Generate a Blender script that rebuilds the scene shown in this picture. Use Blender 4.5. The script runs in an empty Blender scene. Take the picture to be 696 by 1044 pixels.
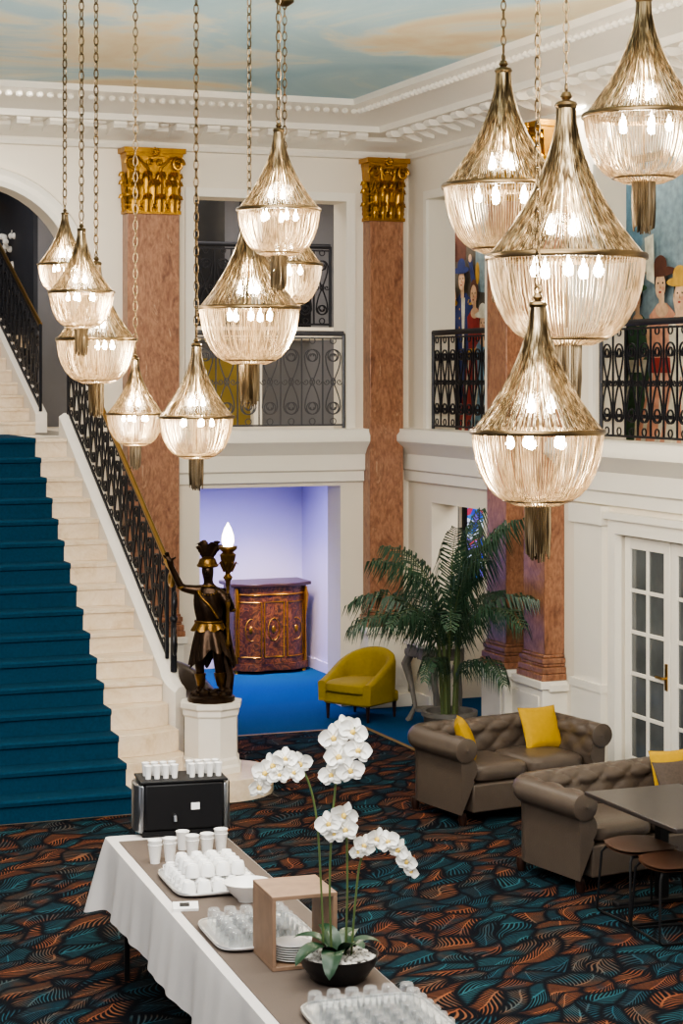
import bpy, bmesh, math, random
from mathutils import Vector, Matrix
random.seed(7)
S = bpy.context.scene
COL = S.collection
PI = math.pi
F = 2000.0; H = 3.47; HZ = 385.0; CX = 348.0
TH = math.atan(778/2000.0)
st, ct = math.sin(TH), math.cos(TH)
CAM = Vector((0, 0, H))
def ray(px, py):
    s = (px-CX)/F; u = (HZ-py)/F
    return Vector((st+s*ct, ct-s*st, u))
def at_d(px, py, d): return CAM+ray(px, py)*d
def at_z(px, py, z):
    r = ray(px, py); return CAM+r*((z-H)/r.z)
def at_x(px, py, x):
    r = ray(px, py); return CAM+r*(x/r.x)
def at_y(px, py, y):
    r = ray(px, py); return CAM+r*(y/r.y)
XR = 8.28; YB = 19.31; ZC = 6.26

# ------------------------------------------------------------------ materials
def lin(h):
    h = h.lstrip('#'); o = []
    for i in (0, 2, 4):
        c = int(h[i:i+2], 16)/255.0
        o.append(c/12.92 if c <= .04045 else ((c+.055)/1.055)**2.4)
    return o
def newmat(name):
    m = bpy.data.materials.new(name); m.use_nodes = True
    nt = m.node_tree
    return m, nt, nt.nodes['Principled BSDF']
def N(nt, t, **kw):
    n = nt.nodes.new(t)
    for k, v in kw.items(): setattr(n, k, v)
    return n
def mixrgb(nt, fac, a, b, bt='MIX'):
    n = N(nt, 'ShaderNodeMix', data_type='RGBA', blend_type=bt)
    for i, v in ((0, fac), (6, a), (7, b)):
        if hasattr(v, 'is_output'): nt.links.new(v, n.inputs[i])
        elif i == 0: n.inputs[0].default_value = v
        else: n.inputs[i].default_value = (*v[:3], 1)
    return n.outputs[2]
def math_n(nt, op, a, b=None, c=None):
    n = N(nt, 'ShaderNodeMath', operation=op)
    for i, v in enumerate((a, b, c)):
        if v is None: continue
        if hasattr(v, 'is_output'): nt.links.new(v, n.inputs[i])
        else: n.inputs[i].default_value = v
    return n.outputs[0]
def mapping(nt, scale):
    tc = N(nt, 'ShaderNodeTexCoord'); mp = N(nt, 'ShaderNodeMapping')
    mp.inputs['Scale'].default_value = scale
    nt.links.new(tc.outputs['Object'], mp.inputs[0]); return mp.outputs[0]
def noise(nt, scale, detail=3, dist=0, vec=None, rough=.5):
    n = N(nt, 'ShaderNodeTexNoise')
    n.inputs['Scale'].default_value = scale; n.inputs['Detail'].default_value = detail
    n.inputs['Distortion'].default_value = dist; n.inputs['Roughness'].default_value = rough
    if vec is None:
        vec = N(nt, 'ShaderNodeTexCoord').outputs['Object']
    nt.links.new(vec, n.inputs['Vector'])
    return n
def ramp(nt, fac, stops, interp='LINEAR'):
    n = N(nt, 'ShaderNodeValToRGB'); cr = n.color_ramp; cr.interpolation = interp
    while len(cr.elements) < len(stops): cr.elements.new(.5)
    for e, (p, c) in zip(cr.elements, stops):
        e.position = p; e.color = (*lin(c), 1)
    nt.links.new(fac, n.inputs[0]); return n.outputs[0]
def add_bump(nt, b, fac, strength, dist=.01):
    bp = N(nt, 'ShaderNodeBump'); bp.inputs['Strength'].default_value = strength
    bp.inputs['Distance'].default_value = dist
    nt.links.new(fac, bp.inputs['Height']); nt.links.new(bp.outputs[0], b.inputs['Normal'])
MATS = {}
def mat(name, col, rough=.5, metal=0, var=.08, scale=6, bump=0, bscale=60, emit=0, ecol=None, spec=.5, coat=0):
    if name in MATS: return MATS[name]
    m, nt, b = newmat(name); c = lin(col)
    nz = noise(nt, scale)
    o = mixrgb(nt, nz.outputs[0], [x*(1-var) for x in c], [min(1, x*(1+var)) for x in c])
    nt.links.new(o, b.inputs['Base Color'])
    b.inputs['Roughness'].default_value = rough; b.inputs['Metallic'].default_value = metal
    b.inputs['Specular IOR Level'].default_value = spec
    b.inputs['Coat Weight'].default_value = coat
    if bump: add_bump(nt, b, noise(nt, bscale, 4).outputs[0], bump)
    if emit:
        b.inputs['Emission Color'].default_value = (*lin(ecol or col), 1)
        b.inputs['Emission Strength'].default_value = emit
    MATS[name] = m; return m
def marble_mat(name, stops, scale=3, rough=.25, stretch=(1, 1, .6), speck=.3, dist=1.0):
    m, nt, b = newmat(name)
    v = mapping(nt, stretch)
    n1 = noise(nt, scale, 10, dist, v, .68)
    c = ramp(nt, n1.outputs[0], stops)
    n2 = noise(nt, 38, 5, .3, v)
    o = mixrgb(nt, speck, c, ramp(nt, n2.outputs[0], [(.35, '#5c4c42'), (.65, '#e4dad2')]), 'SOFT_LIGHT')
    nt.links.new(o, b.inputs['Base Color']); b.inputs['Roughness'].default_value = rough
    return m
M_wall = mat('wall_paint', '#e5dccb', .75, var=.02, scale=2)
M_trim = mat('white_trim', '#ebe5d8', .5, var=.02)
M_gold = mat('gilt', '#a97f34', .36, 1, var=.35, scale=14, bump=.3, bscale=50)
M_iron = mat('wrought_iron', '#24252b', .42, .5, var=.2, scale=20)
M_iron2 = mat('gallery_iron', '#55565b', .42, .5, var=.2, scale=20)
M_brass = mat('brass', '#a8874e', .3, 1, var=.15)
M_marb = marble_mat('orange_marble', [(.28, '#5f4435'), (.4, '#865f4a'), (.5, '#9d745b'), (.58, '#8a634c'), (.64, '#a9846a'), (.69, '#cbb198'), (.74, '#a07a60')], 3.4, .28, (1, 1, .45), speck=.45, dist=2.2)
M_step = marble_mat('cream_marble', [(.3, '#c6ae90'), (.45, '#d8c5aa'), (.6, '#e0d0ba'), (.75, '#ccb698')], 2.4, .3, (1, 1, 1), speck=.15, dist=2)
M_blue = mat('blue_carpet', '#174a74', .95, var=.25, scale=40, bump=.4, bscale=300, spec=.1)
M_stairblue = mat('stair_carpet', '#163a50', .95, var=.35, scale=45, bump=.4, bscale=300, spec=.1)
M_strip = mat('gold_strip', '#8a6f35', .6, .3)
M_lav = mat('lavender_tint_wall', '#c8c4e4', .7, var=.02)  # violet of the alcove light also put into the wall colour
M_leather = mat('taupe_leather', '#51473f', .32, var=.15, scale=9, bump=.15, bscale=90)
M_yel = mat('mustard_fabric', '#98820f', .8, var=.15, scale=30, bump=.2, bscale=200)
M_yelc = mat('yellow_cushion', '#b08a08', .8, var=.12, scale=30, bump=.2, bscale=200)
M_patt = mat('brown_fabric', '#4a3f37', .85, var=.35, scale=60)
M_dwood = mat('dark_wood', '#2c1a14', .35, var=.35, scale=12)
M_black = mat('black_plastic', '#101013', .5, var=.15, spec=.3)
M_steel = mat('steel', '#b9bcc0', .28, 1, var=.08)
M_silver = mat('silver_tray', '#dcdcdc', .34, .9, var=.05)
M_white = mat('white_ceramic', '#efeeec', .25, var=.02)
M_paper = mat('white_paper', '#eceae7', .6, var=.02)
M_cloth = mat('white_cloth', '#d3cecb', .9, var=.03, bump=.1, bscale=150)
M_taupe = mat('taupe_cloth', '#5f534b', .9, var=.06, bump=.15, bscale=200)
M_oak = mat('grey_oak', '#8b705b', .6, var=.3, scale=14)
M_bowl = mat('black_bowl', '#17181b', .3)
M_pet = mat('orchid_petal', '#f2f0ea', .55, var=.03)
M_petc = mat('orchid_heart', '#d9b85a', .5)
M_leaf = mat('orchid_leaf', '#1e3a25', .35, var=.25, scale=10)
M_stem = mat('orchid_stem', '#4e5f33', .5, var=.2)
M_palm = mat('palm_leaf', '#294330', .5, var=.5, scale=8)
M_palms = mat('palm_stem', '#48552f', .6, var=.3)
M_pot = mat('grey_pot', '#5d5a55', .6)
M_bronze = mat('dark_bronze', '#33251a', .33, .8, var=.55, scale=16, bump=.25, bscale=40)
M_bronze2 = mat('gilded_bronze', '#6b5026', .35, .9, var=.55, scale=24, bump=.3, bscale=60)
M_stone = mat('pedestal_white', '#e2dbd0', .6, var=.03)
M_chbronze = mat('chandelier_bronze', '#6b5a42', .32, 1, var=.15)
M_grey = mat('grey_wall', '#7d7d82', .7, var=.05)
M_dark = mat('dark_panel', '#232429', .25, var=.2)
M_navy = mat('dark_navy_wall', '#30333c', .6, var=.2)
M_glowpaint = mat('painted_glow', '#a08a3c', .6, var=.25, scale=3)
M_grcarv = mat('grey_carved_wood', '#7c776f', .6, var=.2, scale=15)
M_brseat = mat('brown_seat', '#4d3224', .45, var=.15)
M_tabtop = mat('dark_table_top', '#332d2b', .3, var=.12)
M_bulb = mat('bulb', '#fff1dc', .3, emit=70, ecol='#ffedd0')
M_flame = mat('flame_lamp', '#fff3df', .3, emit=10, ecol='#fff0d8')
M_mirror = mat('mirror_glass', '#8b9098', .06, 1, var=.05)
M_peb = mat('white_pebbles', '#d6d2ca', .7, var=.12)

def strand_mat(name, stops, tcol, fac, em):
    m = bpy.data.materials.new(name); m.use_nodes = True; nt = m.node_tree; nt.nodes.clear()
    out = N(nt, 'ShaderNodeOutputMaterial')
    g = N(nt, 'ShaderNodeBsdfPrincipled')
    nz = noise(nt, 1, 3, 0, mapping(nt, (16, 16, 1.2)))
    c = ramp(nt, nz.outputs[0], stops)
    nt.links.new(c, g.inputs['Base Color'])
    g.inputs['Metallic'].default_value = .85; g.inputs['Roughness'].default_value = .25
    g.inputs['Emission Color'].default_value = (*lin(tcol), 1); g.inputs['Emission Strength'].default_value = em
    t = N(nt, 'ShaderNodeBsdfTranslucent')
    nt.links.new(mixrgb(nt, .4, c, lin(tcol)), t.inputs['Color'])
    mx = N(nt, 'ShaderNodeMixShader'); mx.inputs[0].default_value = fac
    nt.links.new(g.outputs[0], mx.inputs[1]); nt.links.new(t.outputs[0], mx.inputs[2])
    nt.links.new(mx.outputs[0], out.inputs[0]); return m
M_str1 = strand_mat('cone_strands', [(.34, '#261d14'), (.46, '#695a44'), (.58, '#a59478'), (.74, '#dfd0b6')], '#efdfc4', .26, .0)
M_str2 = strand_mat('basket_strands', [(.34, '#564833'), (.5, '#b2a084'), (.7, '#eddfc8')], '#ffefd6', .42, .05)  # faint emission added so the basket strands seem to glow

def glass_mat(name, body=.05):
    m = bpy.data.materials.new(name); m.use_nodes = True; nt = m.node_tree; nt.nodes.clear()
    out = N(nt, 'ShaderNodeOutputMaterial')
    tr = N(nt, 'ShaderNodeBsdfTransparent'); tr.inputs[0].default_value = (.98, .985, .985, 1)
    gl = N(nt, 'ShaderNodeBsdfPrincipled'); gl.inputs['Roughness'].default_value = .05
    gl.inputs['Base Color'].default_value = (.93, .94, .95, 1); gl.inputs['Metallic'].default_value = .45
    lw = N(nt, 'ShaderNodeLayerWeight'); lw.inputs[0].default_value = .3
    f = math_n(nt, 'MULTIPLY_ADD', lw.outputs['Facing'], .4, body)
    mx = N(nt, 'ShaderNodeMixShader')
    nt.links.new(f, mx.inputs[0]); nt.links.new(tr.outputs[0], mx.inputs[1]); nt.links.new(gl.outputs[0], mx.inputs[2])
    nt.links.new(mx.outputs[0], out.inputs[0]); return m
M_glass = glass_mat('clear_glass')
M_pane = mat('dark_pane', '#585b5c', .07, var=.8, scale=2.5, spec=.9)  # opaque pane, room reflections painted in as lighter mottling

def carpet_mat():
    m, nt, b = newmat('leaf_carpet')
    tc = N(nt, 'ShaderNodeTexCoord').outputs['Object']
    nz = noise(nt, 1.7, 1, 0, tc)
    dv = N(nt, 'ShaderNodeVectorMath', operation='SCALE'); nt.links.new(nz.outputs['Color'], dv.inputs[0]); dv.inputs['Scale'].default_value = .5
    ad = N(nt, 'ShaderNodeVectorMath', operation='ADD'); nt.links.new(tc, ad.inputs[0]); nt.links.new(dv.outputs[0], ad.inputs[1])
    KX, KY = 6.6, 3.1
    rt = N(nt, 'ShaderNodeVectorRotate', rotation_type='Z_AXIS'); rt.inputs['Angle'].default_value = .95
    nt.links.new(ad.outputs[0], rt.inputs['Vector'])
    ms = N(nt, 'ShaderNodeVectorMath', operation='MULTIPLY'); ms.inputs[1].default_value = (KX, KY, 0)
    nt.links.new(rt.outputs[0], ms.inputs[0])
    vo = N(nt, 'ShaderNodeTexVoronoi', voronoi_dimensions='2D'); vo.inputs['Scale'].default_value = 1
    nt.links.new(ms.outputs[0], vo.inputs['Vector'])
    ve = N(nt, 'ShaderNodeTexVoronoi', voronoi_dimensions='2D', feature='DISTANCE_TO_EDGE'); ve.inputs['Scale'].default_value = 1
    nt.links.new(ms.outputs[0], ve.inputs['Vector'])
    sb = N(nt, 'ShaderNodeVectorMath', operation='SUBTRACT'); nt.links.new(ms.outputs[0], sb.inputs[0]); nt.links.new(vo.outputs['Position'], sb.inputs[1])
    un = N(nt, 'ShaderNodeVectorMath', operation='MULTIPLY'); un.inputs[1].default_value = (1/KX, 1/KY, 0); nt.links.new(sb.outputs[0], un.inputs[0])
    sc = N(nt, 'ShaderNodeSeparateColor'); nt.links.new(vo.outputs['Color'], sc.inputs[0])
    vr = N(nt, 'ShaderNodeVectorRotate', rotation_type='Z_AXIS'); nt.links.new(un.outputs[0], vr.inputs['Vector'])
    flip = math_n(nt, 'MULTIPLY', math_n(nt, 'GREATER_THAN', sc.outputs[2], .5), PI)
    nt.links.new(math_n(nt, 'ADD', math_n(nt, 'MULTIPLY_ADD', sc.outputs[0], 1.0, -.5), flip), vr.inputs['Angle'])
    sx = N(nt, 'ShaderNodeSeparateXYZ'); nt.links.new(vr.outputs[0], sx.inputs[0])
    ax = math_n(nt, 'ABSOLUTE', sx.outputs[0])
    q = math_n(nt, 'MULTIPLY', math_n(nt, 'POWER', ax, .85), -1.15)
    v = math_n(nt, 'ADD', sx.outputs[1], q)
    stripe = math_n(nt, 'SINE', math_n(nt, 'MULTIPLY', v, 165.0))
    on = N(nt, 'ShaderNodeMapRange'); on.inputs['From Min'].default_value = .15; on.inputs['From Max'].default_value = 1.0
    nt.links.new(stripe, on.inputs[0])
    rib = math_n(nt, 'LESS_THAN', ax, .0045)
    edge = N(nt, 'ShaderNodeMapRange'); edge.inputs['From Min'].default_value = .03; edge.inputs['From Max'].default_value = .15
    nt.links.new(ve.outputs['Distance'], edge.inputs[0])
    fac = math_n(nt, 'MULTIPLY', math_n(nt, 'MAXIMUM', on.outputs[0], rib), edge.outputs[0])
    hue = math_n(nt, 'ADD', math_n(nt, 'MULTIPLY', sc.outputs[1], .5), math_n(nt, 'MULTIPLY', noise(nt, 4, 2, 0, tc).outputs[0], .5))
    colr = ramp(nt, hue, [(.22, '#33626c'), (.38, '#1f4756'), (.46, '#39464b'), (.52, '#744530'), (.6, '#88563a'), (.68, '#624f42'), (.78, '#23525e'), (.9, '#4e6870')])
    o = mixrgb(nt, fac, lin('#0a0e15'), colr)
    nt.links.new(o, b.inputs['Base Color']); b.inputs['Roughness'].default_value = .95
    b.inputs['Specular IOR Level'].default_value = .1
    add_bump(nt, b, noise(nt, 250, 2, 0, tc).outputs[0], .3)
    return m
M_carpet = carpet_mat()
def ceil_mat():
    m, nt, b = newmat('painted_sky')
    n1 = noise(nt, .45, 6, .9, None, .58)
    c = ramp(nt, n1.outputs[0], [(.3, '#a3cad8'), (.46, '#b9d8e0'), (.53, '#dfe6dc'), (.59, '#eee3c4'), (.7, '#e6d0a8')])
    nt.links.new(c, b.inputs['Base Color']); b.inputs['Roughness'].default_value = .8
    return m
M_sky = ceil_mat()
def stained_mat():
    m, nt, b = newmat('stained_glass')
    tc = N(nt, 'ShaderNodeTexCoord').outputs['Object']
    vo = N(nt, 'ShaderNodeTexVoronoi'); vo.inputs['Scale'].default_value = 14
    nt.links.new(tc, vo.inputs['Vector'])
    sc = N(nt, 'ShaderNodeSeparateColor'); nt.links.new(vo.outputs['Color'], sc.inputs[0])
    c = ramp(nt, sc.outputs[0], [(0, '#2a3fb0'), (.3, '#6a4fc5'), (.5, '#c8d2f0'), (.68, '#a03050'), (.8, '#2f6fc0')], 'CONSTANT')
    nt.links.new(c, b.inputs['Base Color']); nt.links.new(c, b.inputs['Emission Color']); b.inputs['Emission Strength'].default_value = 1.0
    return m
M_stain = stained_mat()
def commode_mat():
    m, nt, b = newmat('marquetry')
    n1 = noise(nt, 9, 4, 2.5)
    c = ramp(nt, n1.outputs[0], [(.35, '#241308'), (.5, '#47260f'), (.58, '#74461f'), (.63, '#2e190b')])
    nt.links.new(c, b.inputs['Base Color']); b.inputs['Roughness'].default_value = .4
    return m
M_marq = commode_mat()

# ------------------------------------------------------------------ mesh builder
class MB:
    def __init__(s): s.v = []; s.f = []; s.m = []
    def add(s, vs, fs, mi=0):
        o = len(s.v); s.v += [tuple(p) for p in vs]
        for f in fs: s.f.append([i+o for i in f]); s.m.append(mi)
    def box(s, c, d, rz=0, mi=0, rx=0, ry=0):
        vs = [Vector((x*d[0]/2, y*d[1]/2, z*d[2]/2)) for x in (-1, 1) for y in (-1, 1) for z in (-1, 1)]
        if rz or rx or ry:
            R = Matrix.Rotation(rz, 3, 'Z') @ Matrix.Rotation(ry, 3, 'Y') @ Matrix.Rotation(rx, 3, 'X')
            vs = [R @ v for v in vs]
        vs = [v+Vector(c) for v in vs]
        s.add(vs, [(0, 1, 3, 2), (4, 6, 7, 5), (0, 4, 5, 1), (2, 3, 7, 6), (0, 2, 6, 4), (1, 5, 7, 3)], mi)
    def bx(s, x0, x1, y0, y1, z0, z1, mi=0):
        s.box(((x0+x1)/2, (y0+y1)/2, (z0+z1)/2), (x1-x0, y1-y0, z1-z0), mi=mi)
    def prism(s, poly, z0, z1, mi=0):
        n = len(poly)
        vs = [(x, y, z0) for x, y in poly]+[(x, y, z1) for x, y in poly]
        fs = [tuple(range(n-1, -1, -1)), tuple(range(n, 2*n))]+[(i, (i+1) % n, n+(i+1) % n, n+i) for i in range(n)]
        s.add(vs, fs, mi)
    def lathe(s, prof, n=24, c=(0, 0, 0), mi=0):
        s.shell(prof, n, c, mi, True)
    def shell(s, prof, n=24, c=(0, 0, 0), mi=0, cap=False):
        vs = []; k = len(prof)
        for i in range(n):
            a = 2*PI*i/n
            for r, z in prof: vs.append((c[0]+r*math.cos(a), c[1]+r*math.sin(a), c[2]+z))
        fs = []
        for i in range(n):
            j = (i+1) % n
            for t in range(k-1): fs.append((i*k+t, j*k+t, j*k+t+1, i*k+t+1))
        if cap:
            if prof[0][0] > 1e-6: fs.append(tuple(i*k for i in range(n-1, -1, -1)))
            if prof[-1][0] > 1e-6: fs.append(tuple(i*k+k-1 for i in range(n)))
        s.add(vs, fs, mi)
    def tube(s, pts, r, n=8, mi=0, closed=False, flat=1):
        pts = [Vector(p) for p in pts]; k = len(pts)
        rs = r if isinstance(r, (list, tuple)) else [r]*k
        T = []
        for i in range(k):
            if closed: t = pts[(i+1) % k]-pts[i-1]
            else: t = pts[min(i+1, k-1)]-pts[max(i-1, 0)]
            T.append(t.normalized() if t.length > 1e-9 else Vector((0, 0, 1)))
        up = Vector((0, 0, 1)) if abs(T[0].z) < .9 else Vector((1, 0, 0))
        nrm = (up-T[0]*up.dot(T[0])).normalized()
        vs = []
        for i in range(k):
            nrm = nrm-T[i]*nrm.dot(T[i])
            nrm = nrm.normalized() if nrm.length > 1e-6 else T[i].orthogonal().normalized()
            bn = T[i].cross(nrm)
            for j in range(n):
                a = 2*PI*(j+.5)/n
                vs.append(pts[i]+nrm*(rs[i]*math.cos(a))+bn*(rs[i]*flat*math.sin(a)))
        fs = []
        for i in range(k if closed else k-1):
            i2 = (i+1) % k
            for j in range(n): fs.append((i*n+j, i*n+(j+1) % n, i2*n+(j+1) % n, i2*n+j))
        if not closed: fs += [tuple(range(n-1, -1, -1)), tuple((k-1)*n+j for j in range(n))]
        s.add(vs, fs, mi)
    def ball(s, c, r, nu=16, nv=10, e=1.0, mi=0, R=None, ez=None):
        if not isinstance(r, (list, tuple)): r = (r, r, r)
        ez = e if ez is None else ez
        def p(x, q): return math.copysign(abs(x)**q, x)
        vs = []
        for j in range(nv+1):
            ph = -PI/2+PI*j/nv
            for i in range(nu):
                a = 2*PI*i/nu
                v = Vector((r[0]*p(math.cos(ph), ez)*p(math.cos(a), e), r[1]*p(math.cos(ph), ez)*p(math.sin(a), e), r[2]*p(math.sin(ph), ez)))
                if R: v = R @ v
                vs.append(v+Vector(c))
        fs = []
        for j in range(nv):
            for i in range(nu):
                fs.append((j*nu+i, j*nu+(i+1) % nu, (j+1)*nu+(i+1) % nu, (j+1)*nu+i))
        s.add(vs, fs, mi)
    def grid(s, fn, nu, nv, mi=0):
        vs = [fn(i/nu, j/nv) for i in range(nu+1) for j in range(nv+1)]
        fs = [(i*(nv+1)+j, (i+1)*(nv+1)+j, (i+1)*(nv+1)+j+1, i*(nv+1)+j+1) for i in range(nu) for j in range(nv)]
        s.add(vs, fs, mi)
    def mesh(s, name, mats, ang=38):
        me = bpy.data.meshes.new(name); me.from_pydata(s.v, [], s.f)
        for m in (mats if isinstance(mats, (list, tuple)) else [mats]): me.materials.append(m)
        me.polygons.foreach_set('material_index', s.m)
        me.polygons.foreach_set('use_smooth', [True]*len(s.f))
        me.update()
        bm = bmesh.new(); bm.from_mesh(me); bmesh.ops.recalc_face_normals(bm, faces=bm.faces); bm.to_mesh(me); bm.free()
        me.set_sharp_from_angle(angle=math.radians(ang))
        return me
    def build(s, name, mats, parent=None, loc=(0, 0, 0), rz=0, bevel=0, ang=38):
        o = bpy.data.objects.new(name, s.mesh(name, mats, ang)); COL.objects.link(o)
        o.location = loc; o.rotation_euler = (0, 0, rz)
        if parent: o.parent = parent
        if bevel:
            b = o.modifiers.new('bevel', 'BEVEL'); b.width = bevel; b.segments = 2; b.limit_method = 'ANGLE'
        return o
def tag(o, label, cat, group=None, kind=None):
    o['label'] = label; o['category'] = cat
    if group: o['group'] = group
    if kind: o['kind'] = kind
    return o
def thing(name, label, cat, loc=(0, 0, 0), rz=0, group=None, kind=None):
    o = bpy.data.objects.new(name, None); COL.objects.link(o); o.empty_display_size = .2
    o.location = loc; o.rotation_euler = (0, 0, rz)
    return tag(o, label, cat, group, kind)
def struct(name, mb, mats, label, cat, parent=None, bevel=0):
    o = mb.build(name, mats, parent, bevel=bevel)
    if not parent: tag(o, label, cat, kind='structure')
    return o

# ------------------------------------------------------------------ camera
cd = bpy.data.cameras.new('camera'); cam = bpy.data.objects.new('camera', cd); COL.objects.link(cam)
cd.sensor_fit = 'HORIZONTAL'; cd.sensor_width = 36; cd.lens = F*36/696
cd.shift_y = -(522-HZ)/696.0; cd.clip_start = .1; cd.clip_end = 200
cam.location = CAM; cam.rotation_euler = (PI/2, 0, -TH)
S.camera = cam

# ------------------------------------------------------------------ room shell
def holes_wall(mb, axis, p0, p1, u0, u1, z0, z1, holes, mi=0):
    us = sorted({u0, u1, *[h[0] for h in holes], *[h[1] for h in holes]}); us = [u for u in us if u0 <= u <= u1]
    zs = sorted({z0, z1, *[h[2] for h in holes], *[h[3] for h in holes]}); zs = [z for z in zs if z0 <= z <= z1]
    for a, b in zip(us, us[1:]):
        for c, d in zip(zs, zs[1:]):
            um, zm = (a+b)/2, (c+d)/2
            if any(h[0] < um < h[1] and h[2] < zm < h[3] for h in holes): continue
            if axis == 'x': mb.bx(a, b, p0, p1, c, d, mi)
            else: mb.bx(p0, p1, a, b, c, d, mi)
XL = -3.0; YF = 3.0
GX, GY = 7.3, 18.1; sw = .05
m = MB()
def quad(x0, x1, y0, y1, mi): m.add([(x0, y0, 0), (x1, y0, 0), (x1, y1, 0), (x0, y1, 0)], [(0, 1, 2, 3)], mi)
quad(XL, GX-sw, YF, GY-sw, 0)
quad(XL, GX-sw, GY-sw, GY, 1); quad(GX-sw, GX, YF, GY, 1)
quad(XL, GX, GY, 22.5, 2); quad(GX, 9.6, YF, 22.5, 2)
struct('floor', m, [M_carpet, M_strip, M_blue], 'patterned leaf carpet floor with blue carpet border', 'floor')
m = MB(); m.bx(XL, XR+.4, YF, YB+.4, ZC, ZC+.1)
struct('ceiling', m, M_sky, 'ceiling painted as a cloudy sky', 'ceiling')

ARX, ARZ, ARI, ARO = 3.65, 4.4, 1.0, 1.17
WT = .38
m = MB()
holes_wall(m, 'x', YB, YB+WT, XL, XR+.3, 0, ZC, [(ARX-ARI, ARX+ARI, 2.88, ARZ+ARI), (5.88, 7.57, 2.92, 5.33), (5.95, 7.5, 0, 2.33)])
m.bx(XR+.3, 9.6, YB, YB+WT, 0, 2.6)
for i in range(24):
    a0, a1 = PI*i/24, PI*(i+1)/24
    xa, za = ARX+ARI*math.cos(a0), ARZ+ARI*math.sin(a0); xb, zb = ARX+ARI*math.cos(a1), ARZ+ARI*math.sin(a1); zt = ARZ+ARI
    m.add([(xa, YB, za), (xb, YB, zb), (xb, YB, zt), (xa, YB, zt), (xa, YB+WT, za), (xb, YB+WT, zb), (xb, YB+WT, zt), (xa, YB+WT, zt)],
          [(0, 3, 2, 1), (0, 1, 5, 4), (4, 5, 6, 7)])
struct('wall_back', m, M_wall, 'white back wall with stair arch and gallery opening', 'wall')
m = MB()
holes_wall(m, 'y', XR, XR+.3, YF+1, YB, 0, ZC, [(17.35, 18.77, 2.92, 5.33), (13.0, 15.16, 2.92, 5.33), (9.5, 12.5, 2.92, 5.33), (17.45, 18.7, 0, 2.17), (13.0, 14.75, 0, 2.2)])
struct('wall_right', m, M_wall, 'white right wall with gallery openings and doors', 'wall')
m = MB()
prof = [(ARI-.01, 0), (ARI-.01, -.05), (ARI+.04, -.07), (ARI+.1, -.05), (ARO-.02, -.08), (ARO, -.04), (ARO, 0)]
rings = []
for z in (2.88, 3.4, 3.9): rings.append([(ARX+r, YB+y, z) for r, y in prof])
for i in range(33):
    a = PI*i/32; rings.append([(ARX+r*math.cos(a), YB+y, ARZ+r*math.sin(a)) for r, y in prof])
for z in (3.9, 3.4, 2.88): rings.append([(ARX-r, YB+y, z) for r, y in prof])
k = len(prof); vs = [p for r in rings for p in r]
m.add(vs, [(i*k+j, i*k+j+1, (i+1)*k+j+1, (i+1)*k+j) for i in range(len(rings)-1) for j in range(k-1)])
struct('trim_1', m, M_trim, 'white moulded trim around the staircase arch', 'trim')
m = MB()
cp = [(0, 5.78), (.05, 5.79), (.07, 5.83), (.05, 5.86), (.12, 5.88), (.2, 5.93), (.24, 5.95), (.24, 5.99), (.56, 6.0), (.58, 6.06), (.66, 6.09), (.72, 6.11), (.9, 6.14), (1.0, 6.19), (1.04, 6.2), (1.05, 6.26)]
k = len(cp)
vs = [(XL, YB-c, z) for c, z in cp]+[(XR-c, YB-c, z) for c, z in cp]+[(XR-c, YF+1, z) for c, z in cp]
m.add(vs, [(i*k+j, i*k+j+1, (i+1)*k+j+1, (i+1)*k+j) for i in range(2) for j in range(k-1)])
def modillion(px, py, dx, dy, w=.13):
    tx, ty = -dy, dx
    sec = [(.2, 5.995), (.54, 5.995), (.55, 5.965), (.52, 5.93), (.46, 5.93), (.4, 5.95), (.3, 5.91), (.2, 5.89)]
    n = len(sec)
    vs = [(px+dx*c+tx*w/2*sg, py+dy*c+ty*w/2*sg, z) for sg in (-1, 1) for c, z in sec]
    m.add(vs, [tuple(range(n)), tuple(range(2*n-1, n-1, -1))]+[(i, (i+1) % n, n+(i+1) % n, n+i) for i in range(n)])
x = XR-.75
while x > 1.5:
    modillion(x, YB, 0, -1); m.ball((x-.16, YB-.4, 5.995), (.06, .06, .03), 8, 5); x -= .32
y = YB-.75
while y > 9:
    modillion(XR, y, -1, 0); m.ball((XR-.4, y-.16, 5.995), (.06, .06, .03), 8, 5); y -= .32
x = XR-1.0
while x > 2: m.ball((x, YB-.95, 6.15), (.035, .04, .03), 6, 5); x -= .1
y = YB-1.0
while y > 9: m.ball((XR-.95, y, 6.15), (.04, .035, .03), 6, 5); y -= .1
struct('trim_2', m, M_trim, 'white plaster cornice with scrolled brackets below the ceiling', 'cornice')
LP = [(0, 2.36), (.05, 2.38), (.05, 2.48), (.08, 2.5), (.08, 2.66), (.1, 2.68), (.13, 2.72), (.2, 2.78), (.22, 2.8), (.22, 2.86), (.19, 2.9), (.19, 2.93), (0, 2.935)]
def ledge(name, p0, p1, out, label):
    mb = MB(); pr = LP; n = len(pr)
    vs = [(p[0]+out[0]*c, p[1]+out[1]*c, z) for p in (p0, p1) for c, z in pr]
    mb.add(vs, [(j, j+1, n+j+1, n+j) for j in range(n-1)]+[tuple(range(n)), tuple(range(2*n-1, n-1, -1))])
    return struct(name, mb, M_trim, label, 'ledge')
x1 = at_y(151, 300, YB).x; x2 = at_y(394, 300, YB-.2).x
ledge('trim_3', (x1+.275, YB), (x2-.195, YB), (0, -1), 'white moulded ledge under the back gallery railing')
ledge('trim_4', (XR, 19.3), (XR, 16.945), (-1, 0), 'white moulded ledge under the mural gallery beside the corner')
ledge('trim_5', (XR, 15.735), (XR, 8.0), (-1, 0), 'long white moulded ledge above the glazed doors')
m = MB()
for x in (5.84, 7.61): m.bx(x-.05, x+.05, YB-.03, YB, 2.93, 5.33)
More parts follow.
